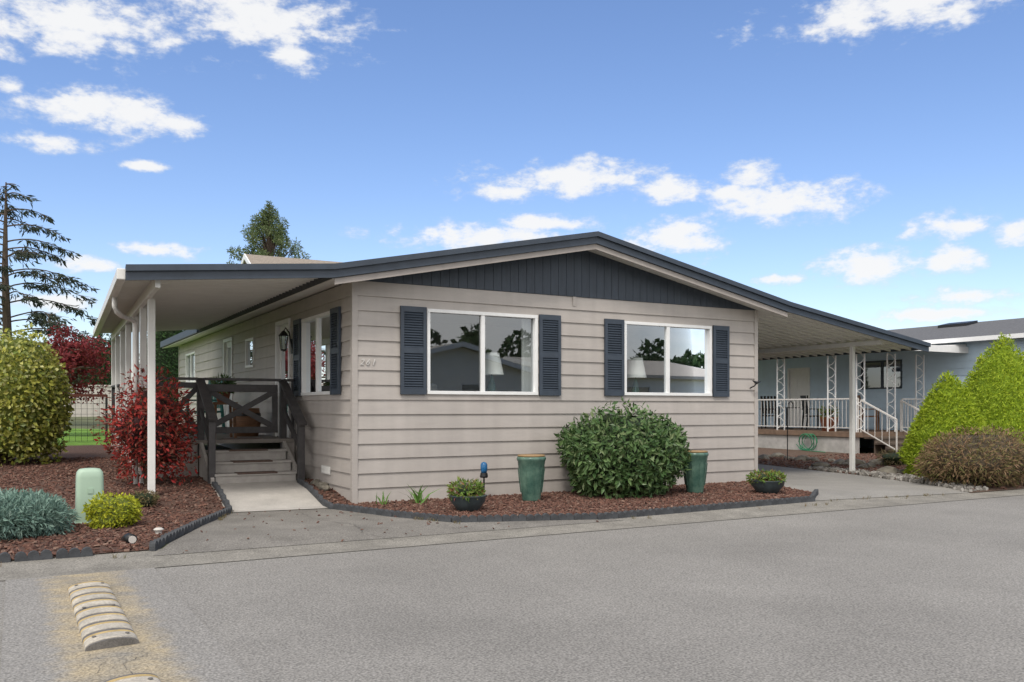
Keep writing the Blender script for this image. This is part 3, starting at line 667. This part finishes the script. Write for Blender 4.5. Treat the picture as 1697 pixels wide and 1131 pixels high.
# ------------------------------------------------------------------ speed bumps
def speed_bump(y1,y0,label):
    t=thing('speed_bump',label,'speed bump',(-3.56,(y0+y1)/2,h(0,-6)+.012)); L=y1-y0
    x0=-3.56; z0=h(0,-6)+.012; wd=.145; hh=.05; n=16
    prof=[(wd*math.cos(math.pi*j/n),hh*math.sin(math.pi*j/n)**.8 if 0<j<n else 0) for j in range(n+1)]
    k=8
    def piece(a,b,up,nm,mt,par):
        mb=MB(); P2=[(px_,pz+up if pz>0 else 0) for px_,pz in prof]
        mb.prism(P2,lambda p,q:(x0+p[0],q+p[0]*.12,z0+p[1]),a,b); return mb.build(nm,mt,par)
    base=piece(y0,y1,0,'bump_body','rubber',t)
    for i in range(k):
        piece(y0+L*(i+.10)/k,y0+L*(i+.68)/k,.003,'stripe','yellow',base)
        piece(y0+L*(i+.68)/k+.001,y0+L*(i+.86)/k,.003,'stripe','amber',base)
    for yy in (y0+.12,(y0+y1)/2,y1-.12):
        for s in (-.09,.09): MB().lathe([(.0,.004),(.012,.004),(.013,0)],(x0+s,yy,z0+hh*.86+.004),10).build('bolt','rubber',base)
speed_bump(-4.05,-6.0,'cream and grey striped rubber speed bump, whole one nearest the kerb')
speed_bump(-6.78,-8.6,'cream and grey striped rubber speed bump cut off by the bottom edge')
# road cracks
def crack(pts,name='road_crack',w=.005):
    mb=MB(); P2=[Vector(p) for p in pts]; out=[]
    for a,b in zip(P2,P2[1:]):
        n=max(2,int((b-a).length/.04))
        for i in range(n): out.append(a.lerp(b,i/n)+Vector((random.gauss(0,.010),random.gauss(0,.010))))
    for a,b in zip(out,out[1:]):
        d=(b-a).normalized(); q=Vector((-d.y,d.x))*w*random.uniform(.15,.8)
        mb.quad(*[(c.x,c.y,h(c.x,c.y)+.0165) for c in (a-q,b-q,b+q,a+q)])
    structure(mb.build(name,'crack'),'thin dark crack in the asphalt','crack')
crack([(-3.45,-6.1),(-3.4,-6.25),(-3.55,-6.4),(-3.5,-6.7)],w=.003); crack([(-3.7,-6.1),(-3.62,-6.3),(-3.72,-6.6)],w=.0025); crack([(-.9,-.6),(-.95,-1.3),(-.7,-2.0),(-.8,-2.6),(-.6,-3.1)],w=.006); crack([(-4.6,-4.3),(-4.3,-4.0),(-4.1,-3.95)],w=.003)
# ------------------------------------------------------------------ porch furniture
def chair(x,y,z,label,mat,rot,cat='chair',name='patio_chair'):
    t=thing(name,label,cat,(x,y,z)); 
    MB().box(x-.24,x+.24,y-.24,y+.24,z+.41,z+.45).build('seat',mat,t,bevel=.01)
    mb=MB()
    for k in range(5): mb.bar((x-.2+.1*k,y+.22,z+.5),(x-.22+.11*k,y+.33,z+1.08),.07,.02,(0,1,0))
    mb.bar((x-.24,y+.26,z+.65),(x+.24,y+.26,z+.65),.03,.05); mb.build('backrest',mat,t)
    for sx in (-1,1):
        MB().bar((x+sx*.22,y-.22,z),(x+sx*.22,y-.22,z+.64),.045,.045).build('leg',mat,t)
        MB().bar((x+sx*.22,y+.3,z),(x+sx*.22,y+.22,z+.62),.045,.045).build('leg',mat,t)
        MB().box(x+sx*.25-.04,x+sx*.25+.04,y-.28,y+.3,z+.64,z+.67).build('armrest',mat,t)
    t.rotation_euler=(0,0,rot); return t
chair(-.85,6.2,DZ,'teal patio chair on the entry porch behind the gate','chairteal',R(-60))
x,y=-1.0,3.7
t=thing('plant_stand','brown wooden plant stand behind the porch gate','stand',(x,y,DZ))
MB().box(x-.2,x+.2,y-.2,y+.2,DZ+.56,DZ+.6).build('top','wood',t)
for a in (-1,1):
    for b in (-1,1): MB().bar((x+a*.17,y+b*.17,DZ),(x+a*.15,y+b*.15,DZ+.56),.04,.04).build('leg','wood',t)
t=thing('potted_plant','small leafy potted plant on the wooden plant stand','plant',(x,y,DZ+.6))
MB().lathe([(0,0),(.09,0),(.13,.2),(.14,.22),(.12,.22),(.0,.19)],(x,y,DZ+.6),18).build('pot','terra',t,smooth=True)
rng=np.random.default_rng(31); lv,cv=foliage(rng,.26,.17,.17,dome,300,.09,.03,.3,.2,.6,ck=.4)
for v in (lv[0],cv[0]): v[:,2]+=.16
mesh2('leaves',[lv,cv],['l_rhodo','core'],t)
x,y=-.45,4.4
t=thing('barrel_planter','brown wooden barrel planter on the entry porch deck','planter',(x,y,DZ))
MB().lathe([(0,0),(.2,0),(.25,.25),(.22,.5),(.2,.5),(.2,.45),(0,.45)],(x,y,DZ),18).build('barrel','wood',t,smooth=True)
for q in ([(.232,.12),(.24,.12),(.25,.16),(.236,.16)],[(.24,.36),(.25,.36),(.242,.41),(.235,.41)]): MB().lathe(q,(x,y,DZ),18).build('hoop','black',t)
# ------------------------------------------------------------------ NEIGHBOUR (right)
nb=thing('neighbour_house','pale blue house with dark grey roof and white railed porch beyond the carport','house',(19.8,1,.05))
nh=[(5.0,6.5,1.95,2.85),(8.6,9.6,.68,2.75),(13,15,1.7,2.85),(1.2,2.6,1.7,2.8)]
mb=MB(); lap_wall(mb,ML(19.8,1),19,0,3.3,nh,.2); mb.build('wall','blue',nb)
mb=MB(); lap_wall(mb,MF(1,19.8),7,0,3.3,(),.2); mb.prism([(19.8,3.3),(26.8,3.3),(23.3,4.12)],lambda p,q:(p[0],q,p[1]),1.02,1.06); mb.build('wall','blue',nb)
MB().box(26.7,26.8,1.1,20,0,3.3).build('wall','blue',nb); MB().box(19.9,26.7,19.9,20,0,3.3).build('wall','blue',nb)
MB().box(19.92,26.7,1.12,19.9,.6,.64).build('floor','inner',nb); MB().box(22,22.05,1.12,19.9,.64,3.2).build('partition','inner',nb)
window(ML(19.8,1),*nh[0],nb,fr='navy',gl='glassdark'); window(ML(19.8,1),*nh[2],nb); door(ML(19.8,1),*nh[1],nb,glass=False); window(ML(19.8,1),*nh[3],nb)
NP=[(19.35,3.35),(23.3,4.16),(27.25,3.35)]
nr=band(MB(),NP,-.12,0,.55,20.4).build('roof','greyroof',nb)
band(MB(),NP,-.16,.012,.50,.547).build('fascia','postwhite',nr)
MB().box(19.24,19.345,.6,20.3,3.22,3.34).build('gutter','white',nr)
for q in ([(20.6,8,3.60),(21.4,8,3.76),(21.4,9.2,3.76),(20.6,9.2,3.60),(20.55,8,3.73),(21.4,8,3.90),(21.4,9.2,3.90),(20.55,9.2,3.73)],[(22.4,5.6,3.93),(23.0,5.6,4.06),(23.0,6.6,4.06),(22.4,6.6,3.93),(22.4,5.6,4.07),(23.0,5.6,4.18),(23.0,6.6,4.18),(22.4,6.6,4.07)]): MB().hexa([Vector(v) for v in q]).build('skylight','black',nr)
pa=MB().slab([(16.25,3.9,2.98),(19.78,3.9,3.18),(19.78,16,3.18),(16.25,16,2.98)],.06).build('porch_awning','white',nb)
MB().box(16.2,19.77,3.83,3.89,2.92,3.10).box(16.17,16.23,3.88,16,2.84,3.0).build('fascia','white',pa)
for x,y in ((16.68,5.05),(16.68,6.05),(16.68,8.0),(16.68,11),(19.3,5.05),(18.0,5.05)):
    m=MB(); e=Vector((.075,-.075,0)); c0=Vector((x,y,0))
    for s in (-1,1): m.bar(c0+e*s+Vector((0,0,.66)),c0+e*s+Vector((0,0,2.92)),.03,.03)
    for k in range(6):
        z=.72+k*.37
        m.tube([c0-e+Vector((0,0,z)),c0+e*.2+Vector((0,0,z+.06)),c0+e+Vector((0,0,z+.18)),c0+e*.2+Vector((0,0,z+.30)),c0-e+Vector((0,0,z+.365))],.011,5)
    m.build('post','white',pa)
np_=thing('neighbour_porch','raised porch with white metal railing in front of the pale blue house','porch',(16.6,5,.05))
MB().box(16.55,19.76,5.0,16,.52,.66).build('deck','deckbrown',np_)
MB().box(16.6,16.64,5.05,16,0,.52).build('skirt','skirt',np_); MB().box(18.45,19.76,5.05,5.09,0,.52).build('skirt','skirt',np_)
for k in range(3):
    zt=.08+.15*(k+1)
    MB().box(16.75,18.4,3.9+.36*k,3.9+.36*k+.40 if k<2 else 4.99,zt-.05,zt).box(16.78,18.37,3.93+.36*k,3.96+.36*k,0,zt-.05).build('step','stepdark',np_)
def wrail(p,q,n):
    p=Vector(p);q=Vector(q);m=MB(); u=Vector((0,0,1))
    m.bar(p+u*.95,q+u*.95,.045,.04).bar(p+u*.12,q+u*.12,.025,.025)
    for i in range(n+1):
        c=p.lerp(q,i/n); m.bar(c+u*(0 if i in(0,n) else .12),c+u*.95,.03 if i in (0,n) else .012,.03 if i in(0,n) else .012)
    return m.build('railing','railwhite',np_)
wrail((16.65,5.1,.66),(16.65,15.5,.66),76); wrail((16.7,3.9,.08),(16.7,5.05,.62),5); wrail((18.43,3.9,.08),(18.43,5.05,.62),5); wrail((18.5,5.05,.66),(19.7,5.05,.66),9)
chair(17.9,7.8,.66,'dark patio chair on the neighbour porch beside the small table','black',R(60)); chair(17.9,9.6,.66,'dark patio chair on the neighbour porch, farther one','black',R(120)); chair(18.8,6.4,.66,'brown patio chair on the neighbour porch nearest the steps','wood',R(30))
t=thing('patio_table','round dark patio table between the chairs on the neighbour porch','table',(17.7,8.7,.66))
MB().lathe([(0,.68),(.4,.68),(.4,.71),(0,.71)],(17.7,8.7,.66),20).build('tabletop','black',t); MB().tube([(17.7,8.7,.66),(17.7,8.7,1.34)],.03,8).lathe([(.22,0),(.2,.03),(0,.05)],(17.7,8.7,.66),16).build('pedestal','black',t)
t=thing('terracotta_planter','terracotta planter with green plant on the neighbour porch','planter',(17.1,6.5,.66))
MB().lathe([(0,0),(.2,0),(.27,.4),(.29,.42),(.25,.42),(0,.38)],(17.1,6.5,.66),18).build('pot','terra',t,smooth=True)
rng=np.random.default_rng(41); lv,cv=foliage(rng,.4,.25,.25,dome,260,.1,.03,.3,.2,.6,ck=.5)
for v in (lv[0],cv[0]): v[:,2]+=.36
mesh2('plant',[lv,cv],['l_herb','core'],t)
# hose
mb=MB(); pts=[]
for i in range(70):
    a=i*.45; pts.append((16.45+.05*math.sin(i*.7),6.6+.27*math.cos(a)+.004*i,.34+.24*math.sin(a)))
pts+=[(16.35,6.9,.1),(16.2,6.4,.09),(16.0,5.7,.09)]
tag(mb.tube(pts,.011,6).build('garden_hose','hose',loc=(16.45,6.6,.1),smooth=True),'coiled green garden hose against the neighbour porch skirt','hose')
# shepherd hook
x,y=W(1305,21.5); z=h(x,y)
tag(MB().tube([(x,y,z),(x,y,z+1.3),(x+.03,y,z+1.42),(x+.12,y,z+1.48),(x+.2,y,z+1.40),(x+.19,y,z+1.34)],.012,6).build('garden_hook','darkmetal',loc=(x,y,z)),'thin dark garden hook standing in the bark bed beyond the carport','garden hook')
# rocks
def rockmesh(seed,r):
    rng=random.Random(seed); bm=bmesh.new(); bmesh.ops.create_icosphere(bm,subdivisions=2,radius=r)
    ds=[(Vector((rng.gauss(0,1),rng.gauss(0,1),rng.gauss(0,1))).normalized(),rng.uniform(.55,.9)) for _ in range(9)]
    for v in bm.verts:
        for d,k in ds:
            t=v.co.dot(d)-r*k
            if t>0: v.co-=d*t
        v.co.z*=.62
    me=bpy.data.meshes.new('rock'); bm.to_mesh(me); bm.free(); me.materials.append(M_['rock']); return me
rm=[rockmesh(i,.2) for i in range(5)]
for i in range(22):
    px=1262+i*14+random.uniform(-5,5); py=757+i*1.3+random.uniform(-6,5)+(6 if i%2 else 0)
    x,y,z=G(px,py); o=bpy.data.objects.new('border_rock',rm[i%5]); C.objects.link(o); k=random.uniform(.6,1.2); o.scale=(k*1.2,k,k); o.location=(x,y,z+.03*k); o.rotation_euler=(0,0,random.uniform(0,6))
    tag(o,'rough grey rock in the low border of the bed beyond the driveway','rock','rocks bordering the neighbour bed')
for i,(x,y) in enumerate(((-.12,1.35),(-.1,1.1),(-.14,.85))):
    o=bpy.data.objects.new('border_rock',rm[i]); C.objects.link(o); o.scale=(.5,.6,.5); o.location=(x,y,h(x,y)+.05); tag(o,'rounded grey rock beside the porch steps along the side wall','rock','rocks beside the side wall')
shrub('grass_tuft','low green ground plant in the bark near the carport post','plant',(*W(1490,20),.06),.3,.5,.3,dome,500,.12,.012,'l_brown','core',61,.3,.2,.6,stems=0)
# ------------------------------------------------------------------ BACKGROUND LEFT
def wire_fence():
    a=Vector((-9,10.2,0)); b=Vector((-2.25,10.2,0))
    t=thing('wire_fence','thin dark wire fence at the back of the left bed','fence',(a.x,a.y,h(a.x,a.y)))
    z=h(-3,10.2)
    k=6
    for i in range(k+1):
        p=a.lerp(b,i/k); MB().tube([(p.x,p.y,z-.1),(p.x,p.y,z+1.1)],.025,6).build('fence_post','black',t)
    m=MB()
    for i in range(int((b-a).length/.12)+1):
        x=a.x+i*.12; m.box(x-.003,x+.003,10.197,10.203,z+.05,z+1.02)
    for j in range(9): m.box(a.x,b.x,10.204,10.21,z+.06+.12*j-.003,z+.06+.12*j+.003)
    m.build('wire_mesh','black',t)
    MB().box(a.x,b.x,10.16,10.24,z+1.05,z+1.11).build('top_rail','red',t)
wire_fence()
t=thing('board_fence','long pale grey board fence behind the lawn','fence',(-10,33,.95))
m=MB()
for i in range(120):
    x=-24+i*.24; m.box(x,x+.232,33,33.03,.9,2.35)
m.build('boards','greywall',t); MB().box(-24,4.8,32.96,33.06,2.35,2.42).build('cap_rail','greywall',t)
def tree(name,label,loc,trunk_pts,rad,cl,mat,L,Wd,n,seed,cat='tree',limbs=True,group=None,lay=.5,droop=0):
    rng=np.random.default_rng(seed); t=thing(name,label,cat,loc,group); l=Vector(loc)
    m=MB(); m.tube([l+Vector(p) for p in trunk_pts],rad,9)
    V=[];N=[]
    top=Vector(trunk_pts[-1]); base=Vector(trunk_pts[len(trunk_pts)//2])
    for (c,r) in cl:
        c=Vector(c)
        if limbs:
            s=base.lerp(top,max(0,min(.95,(c.z-base.z)/(top.z-base.z+1e-6)-.25)))
            m.tube([l+s,l+s.lerp(c,.5)+Vector((0,0,.1)),l+c],[rad[-1]*1.3+.02,rad[-1]+.01,.012],5)
        k=int(n*r); d=rng.normal(size=(k,3)); d/=np.linalg.norm(d,axis=1)[:,None]
        V.append(np.array(c)+d*(r*rng.uniform(.3,1.05,k)**.7)[:,None]); N.append(d)
    m.build('trunk','trunk',t); lv=leafgeo(rng,np.concatenate(V),np.concatenate(N),L,Wd,lay,.7,droop)
    mesh2('crown',[lv],[mat],t); return t
def clusters(seed,n,c,rad,r0,r1):
    rng=random.Random(seed); o=[]
    while len(o)<n:
        p=Vector((rng.uniform(-1,1),rng.uniform(-1,1),rng.uniform(-1,1)))
        if p.length>1: continue
        o.append(((c[0]+p.x*rad[0],c[1]+p.y*rad[1],c[2]+p.z*rad[2]),rng.uniform(r0,r1)))
    return o
x,y=W(98,22); tree('japanese_maple','dark red leaved maple behind the yellow variegated shrub',(x,y,h(x,y)),[(0,0,0),(.05,0,.7),(0,.1,1.4),(.1,0,2.0)],[.09,.07,.05,.03],clusters(51,34,(0,0,1.75),(1.2,1.0,.82),.24,.40),'l_maple',.10,.05,600,51)
x,y=W(446,42); rc=random.Random(53); cl=[]
for i in range(125):
    f=((i+.5)/125)**1.1; zc=5.8+4.7*f; rr_=3.1*(1-f)**.68+.08; a=rc.uniform(0,6.283); u=rc.uniform(.25,1.0)*(1.12 if i%9==0 else 1)
    cl.append(((rr_*u*math.cos(a),rr_*u*math.sin(a),zc-.10*rr_*u+rc.gauss(0,.08)),rc.uniform(.26,.48)*(1-.45*f)))
cl.append(((.05,0,10.75),.15)); cl.append(((.0,0,10.95),.08)); cl.append(((-.25,0,10.45),.16)); cl.append(((.2,0,10.3),.2))
tree('cedar_tree','tall loose feathery tree rising behind the house roof',(x,y,h(x,y)),[(0,0,0),(.05,0,3),(0,.05,5.0),(.02,0,10.7)],[.3,.24,.18,.02],cl,'l_tree',.18,.042,480,52,lay=.2,droop=.2)
for i,px in enumerate((142,164,186)):
    x,y=W(px,46+i*.4); shrub('arborvitae',['leftmost dark green columnar hedge conifer behind the maple','middle dark green columnar hedge conifer behind the maple','rightmost dark green columnar hedge conifer beside the awning edge'][i],'hedge tree',(x,y,h(x,y)),4.6+.25*(i%2),.85,.8,conep,2800,.18,.05,'l_dark','core',70+i,.2,.3,.5,stems=1)
for i,px in enumerate((258,276,294,312)):
    x,y=W(px,33+i*.3); shrub('arborvitae',['dark green hedge conifer first from the left behind the house end','dark green hedge conifer second from the left behind the house end','dark green hedge conifer third from the left behind the house end','dark green hedge conifer nearest the house end wall'][i],'hedge tree',(x,y,h(x,y)),4.5+.2*(i%2),.75,.7,conep,3000,.15,.045,'l_dark','core',80+i,.2,.3,.5,stems=1)
# sparse spruce
x,y=W(10,28); z=h(x,y); t=thing('spruce_tree','tall sparse dark spruce with drooping branches at the left edge','tree',(x,y,z))
rng=np.random.default_rng(78); m=MB(); m.tube([(x,y,z),(x+.05,y,z+2.5),(x-.03,y,z+5),(x,y,z+7.8)],[.19,.14,.095,.02],8); V=[];N=[]
for i in range(48):
    f=(i+.5)/48; zz=z+1.9+5.9*f; Lb=(3.6*(1-f)**.55+.15)*rng.uniform(.35,1.05); a=rng.uniform(0,6.28)
    if i%4==0: a=-YAW+rng.normal()*.35; Lb=max(Lb,3.3*(1-f)**.5)
    p=[]; bend=rng.normal()*.12
    for q in range(9):
        u=q/8; aa=a+bend*u*3; p.append(Vector((x+Lb*u*math.cos(aa),y+Lb*u*math.sin(aa),zz+.10*Lb*math.sin(u*3)-.20*Lb*u*u+.10*Lb*max(0,u-.6))))
    m.tube(p,[.025*(1-.85*q/8)+.003 for q in range(9)],5)
    for s in range(int(4*Lb)+1):
        u=rng.uniform(.25,.97); k=min(7,int(u*8)); b0=p[k].lerp(p[k+1],u*8-k); sa=a+rng.choice([-1,1])*rng.uniform(.5,1.1); ls=Lb*.28*rng.uniform(.5,1.1)
        e=b0+Vector((ls*math.cos(sa),ls*math.sin(sa),-.12*ls)); m.tube([b0,e],[.008,.003],4)
        for q in range(int(20*ls)+3):
            pp=b0.lerp(e,rng.uniform(.1,1.05)); V.append([pp.x+rng.normal()*.04,pp.y+rng.normal()*.04,pp.z-abs(rng.normal())*.05]); N.append([math.cos(sa)*.7+rng.normal()*.4,math.sin(sa)*.7+rng.normal()*.4,-.4])
    for q in range(int(24*Lb)):
        u=rng.uniform(.25,1); k=min(7,int(u*8)); pp=p[k].lerp(p[k+1],u*8-k)
        V.append([pp.x+rng.normal()*.05,pp.y+rng.normal()*.05,pp.z-abs(rng.normal())*.06]); N.append([math.cos(a)*.6+rng.normal()*.5,math.sin(a)*.6+rng.normal()*.5,-.5])
m.build('trunk','trunk',t); N=np.array(N); N/=np.linalg.norm(N,axis=1)[:,None]
mesh2('crown',[leafgeo(rng,np.array(V)-np.array([x,y,z]),N,.22,.05,.1,.35,.15)],['l_spruce'],t)
# rear house roof
def plain_house(name,label,x0,x1,y0,y1,zb,zw,zr,axis,wm,rm_,wins=()):
    t=thing(name,label,'house',((x0+x1)/2,y0,zb))
    for side in ((MF(y0,x0),x1-x0,'f'),(MBk(y1,x0),x1-x0,'b'),(ML(x0,y0),y1-y0,'l'),(MRt(x1,y0),y1-y0,'r')):
        hl=[w[1:5] for w in wins if w[0]==side[2]]
        mb=MB(); lap_wall(mb,side[0],side[1],zb,zw,hl,.22)
        if axis=='y' and side[2] in 'fb':
            yy=y0 if side[2]=='f' else y1; mb.prism([(x0,zw),(x1,zw),((x0+x1)/2,zr-.15)],lambda p,q:(p[0],q,p[1]),yy+.01,yy-.01)
        if axis=='x' and side[2] in 'lr':
            xx=x0 if side[2]=='l' else x1; mb.prism([(y0,zw),(y1,zw),((y0+y1)/2,zr-.15)],lambda p,q:(q,p[0],p[1]),xx+.01,xx-.01)
        mb.build('wall',wm,t)
        for q in hl: window(side[0],*q,t,gl='glassdark')
    if axis=='y':
        PP=[(x0-.4,zw),((x0+x1)/2,zr),(x1+.4,zw)]; r=band(MB(),PP,-.12,.03,y0-.4,y1+.4).build('roof',rm_,t)
        for q0,q1 in ((y0-.45,y0-.403),(y1+.403,y1+.45)): band(MB(),PP,-.16,.045,q0,q1).build('fascia','white',r)
    else:
        PP=[(y0-.4,zw),((y0+y1)/2,zr),(y1+.4,zw)]; mb=MB(); f=lambda p,q:(q,p[0],p[1])
        r=mb.prism([(a,b+.03) for a,b in PP]+[(a,b-.12) for a,b in reversed(PP)],f,x0-.4,x1+.4).build('roof',rm_,t)
        for q0,q1 in ((x0-.45,x0-.403),(x1+.403,x1+.45)): MB().prism([(a,b+.045) for a,b in PP]+[(a,b-.16) for a,b in reversed(PP)],f,q0,q1).build('fascia','white',r)
    return t
x,y=W(505,36); plain_house('rear_house','house behind with tan shingle roof just showing above the porch awning',x-2.0,x+5.5,y-3,y+3,.9,5.6,7.45,'x','cream','brownroof')
# houses across the road, seen in the window reflections
plain_house('opposite_house','white gabled house across the road behind the camera, right one',-2,5.5,-34,-22,-.06,2.9,4.0,'x','palewall','paleroof',[('b',1,2.6,1.4,2.4),('b',4.4,6.2,1.4,2.4)])
plain_house('opposite_house','cream gabled house across the road behind the camera, farther along',7.5,16.5,-34,-22,-.06,2.9,4.1,'y','palewall','paleroof',[('b',1.5,3.2,1.4,2.4),('b',4.6,6.6,1.4,2.4)])
plain_house('opposite_house','pale house across the road behind the camera, farthest along',19,29,-34,-22,-.06,2.9,4.0,'x','palewall','paleroof',[('b',1.5,3.2,1.4,2.4)])
rng=np.random.default_rng(99); V=[];N=[]
for i in range(60):
    c=np.array([-70+i*3+rng.normal(),-62+rng.normal()*3,0]); H=rng.uniform(5,9); k=520
    zz=rng.random(k); a=rng.uniform(0,6.28,k); r=3.4*np.sqrt(1-zz**2)*rng.uniform(.6,1,k)
    V.append(np.stack([c[0]+r*np.cos(a),c[1]+r*np.sin(a),H*zz],1)); N.append(np.stack([np.cos(a),np.sin(a),zz*0+.2],1))
o=mesh2('far_wood',[leafgeo(rng,np.concatenate(V),np.concatenate(N),.8,.5,.5,.6)],['l_dark']); tag(o,'dark belt of trees beyond the houses across the road','wood',kind='stuff')
# ------------------------------------------------------------------ light, sky
SUN=Vector((-.55,-.60,1.12)).normalized()
sl=bpy.data.lights.new('sun','SUN'); sl.energy=2.2; sl.angle=R(12); sl.color=(1,.95,.88)
so=bpy.data.objects.new('sun',sl); C.objects.link(so); so.rotation_euler=(-SUN).to_track_quat('-Z','Y').to_euler()
w=bpy.data.worlds.new('World'); S.world=w; w.use_nodes=True; nt=w.node_tree; nt.nodes.clear()
L_=nt.links.new
out=nd(nt,'ShaderNodeOutputWorld'); sky=nd(nt,'ShaderNodeTexSky'); sky.sky_type='NISHITA'; sky.sun_disc=False
sky.sun_elevation=math.asin(SUN.z); sky.sun_rotation=math.atan2(SUN.x,SUN.y); sky.altitude=0; sky.air_density=1.0; sky.dust_density=.6; sky.ozone_density=1.7
vm=nd(nt,'ShaderNodeVectorMath',operation='MULTIPLY'); L_(sky.outputs[0],vm.inputs[0]); vm.inputs[1].default_value=(1.38,1.32,1.43)
hs=nd(nt,'ShaderNodeHueSaturation'); hs.inputs['Saturation'].default_value=1.10; L_(vm.outputs[0],hs.inputs['Color'])
bg=nd(nt,'ShaderNodeBackground'); bg.inputs[1].default_value=.13; L_(hs.outputs[0],bg.inputs[0])
tc=nd(nt,'ShaderNodeTexCoord'); sp=nd(nt,'ShaderNodeSeparateXYZ'); L_(tc.outputs['Generated'],sp.inputs[0])
def mt(op,a,b=None,clamp=False):
    n=nd(nt,'ShaderNodeMath',operation=op,use_clamp=clamp)
    for i,q in enumerate((a,b)):
        if q is None: continue
        if isinstance(q,(int,float)): n.inputs[i].default_value=q
        else: L_(q,n.inputs[i])
    return n.outputs[0]
az=mt('ARCTAN2',sp.outputs[0],sp.outputs[1])
hy=mt('SQRT',mt('ADD',mt('MULTIPLY',sp.outputs[0],sp.outputs[0]),mt('MULTIPLY',sp.outputs[1],sp.outputs[1])))
el=mt('DIVIDE',sp.outputs[2],mt('MAXIMUM',hy,.001))
cb=nd(nt,'ShaderNodeCombineXYZ'); L_(az,cb.inputs[0]); L_(el,cb.inputs[1])
nz=nd(nt,'ShaderNodeTexNoise'); nz.inputs['Scale'].default_value=14; nz.inputs['Detail'].default_value=4; nz.inputs['Roughness'].default_value=.6
mp=nd(nt,'ShaderNodeMapping'); mp.inputs['Scale'].default_value=(1,1.7,1); L_(cb.outputs[0],mp.inputs[0]); L_(mp.outputs[0],nz.inputs['Vector'])
n2=nd(nt,'ShaderNodeTexNoise'); n2.inputs['Scale'].default_value=40; n2.inputs['Detail'].default_value=5; n2.inputs['Roughness'].default_value=.65; L_(mp.outputs[0],n2.inputs['Vector'])
CL=[(110,35,190,60),(430,25,170,60),(492,95,45,26),(150,182,145,36),(300,207,60,20),(75,236,75,16),(15,142,40,20),(240,275,40,9),
(930,297,150,28),(1110,318,75,26),(1250,290,58,22),(1200,322,60,18),(1300,338,108,32),(1115,390,68,38),(800,395,150,26),(900,370,90,14),(850,318,60,14),(1490,8,210,46),(1440,442,105,28),(1570,430,62,22),(1600,372,100,22),(1675,383,48,28),(1290,463,50,10),(160,440,72,13),(255,414,62,14),(1600,492,110,18),(1560,520,130,13),(90,500,90,15)]
mn=None
for px,py,rx_,ry_ in CL:
    a=(px-CX)/F; A=YAW+math.atan(a); E=(HZ-py)/F/math.sqrt(1+a*a)
    s1=nd(nt,'ShaderNodeVectorMath',operation='SUBTRACT'); L_(cb.outputs[0],s1.inputs[0]); s1.inputs[1].default_value=(A,E,0)
    s2=nd(nt,'ShaderNodeVectorMath',operation='MULTIPLY'); L_(s1.outputs[0],s2.inputs[0]); s2.inputs[1].default_value=(F/rx_*(1+a*a),F/ry_*math.sqrt(1+a*a),0)
    s3=nd(nt,'ShaderNodeVectorMath',operation='LENGTH'); L_(s2.outputs[0],s3.inputs[0])
    mn=s3.outputs['Value'] if mn is None else mt('MINIMUM',mn,s3.outputs['Value'])
fb=mt('ADD',mt('MULTIPLY',mt('SUBTRACT',nz.outputs['Fac'],.5),2.6),mt('MULTIPLY',mt('SUBTRACT',n2.outputs['Fac'],.5),2.1))
dn=mt('ADD',mn,fb)
mr=nd(nt,'ShaderNodeMapRange',interpolation_type='SMOOTHSTEP'); L_(dn,mr.inputs[0]); mr.inputs[1].default_value=1.3; mr.inputs[2].default_value=.22; mr.inputs[3].default_value=0; mr.inputs[4].default_value=.95
# broad bright unseen cloud deck, added on the sun's side as fill light
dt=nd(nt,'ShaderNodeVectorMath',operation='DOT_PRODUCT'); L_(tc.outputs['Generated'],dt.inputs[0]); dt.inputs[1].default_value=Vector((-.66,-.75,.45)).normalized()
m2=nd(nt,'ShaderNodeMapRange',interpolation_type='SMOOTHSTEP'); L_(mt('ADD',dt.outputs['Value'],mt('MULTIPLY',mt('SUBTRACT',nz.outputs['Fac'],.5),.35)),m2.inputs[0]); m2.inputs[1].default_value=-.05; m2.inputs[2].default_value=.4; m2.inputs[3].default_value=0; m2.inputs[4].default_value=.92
cc=nd(nt,'ShaderNodeValToRGB'); cc.color_ramp.elements[0].color=(.70,.77,.90,1); cc.color_ramp.elements[1].color=(1,1,1,1); cc.color_ramp.elements[0].position=.05; cc.color_ramp.elements[1].position=.7
L_(mr.outputs[0],cc.inputs[0])
b2=nd(nt,'ShaderNodeBackground'); b2.inputs[1].default_value=.95; L_(cc.outputs[0],b2.inputs[0])
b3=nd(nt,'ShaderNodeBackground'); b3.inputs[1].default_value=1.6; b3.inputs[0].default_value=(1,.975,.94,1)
mx=nd(nt,'ShaderNodeMixShader'); L_(mr.outputs[0],mx.inputs[0]); L_(bg.outputs[0],mx.inputs[1]); L_(b2.outputs[0],mx.inputs[2])
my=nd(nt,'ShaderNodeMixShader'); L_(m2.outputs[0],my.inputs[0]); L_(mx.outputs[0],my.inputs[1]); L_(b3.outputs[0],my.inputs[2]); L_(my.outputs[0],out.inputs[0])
S.view_settings.view_transform='Standard'; S.view_settings.look='None'; S.view_settings.exposure=0
# ------------------------------------------------------------------ camera
cd=bpy.data.cameras.new('camera'); co=bpy.data.objects.new('camera',cd); C.objects.link(co)
co.location=CAM; co.rotation_euler=(R(90),0,-YAW); cd.sensor_width=36; cd.lens=F/1697*36; cd.shift_y=(HZ-565.5)/1697; cd.clip_end=2000; cd.clip_start=.1
S.camera=co
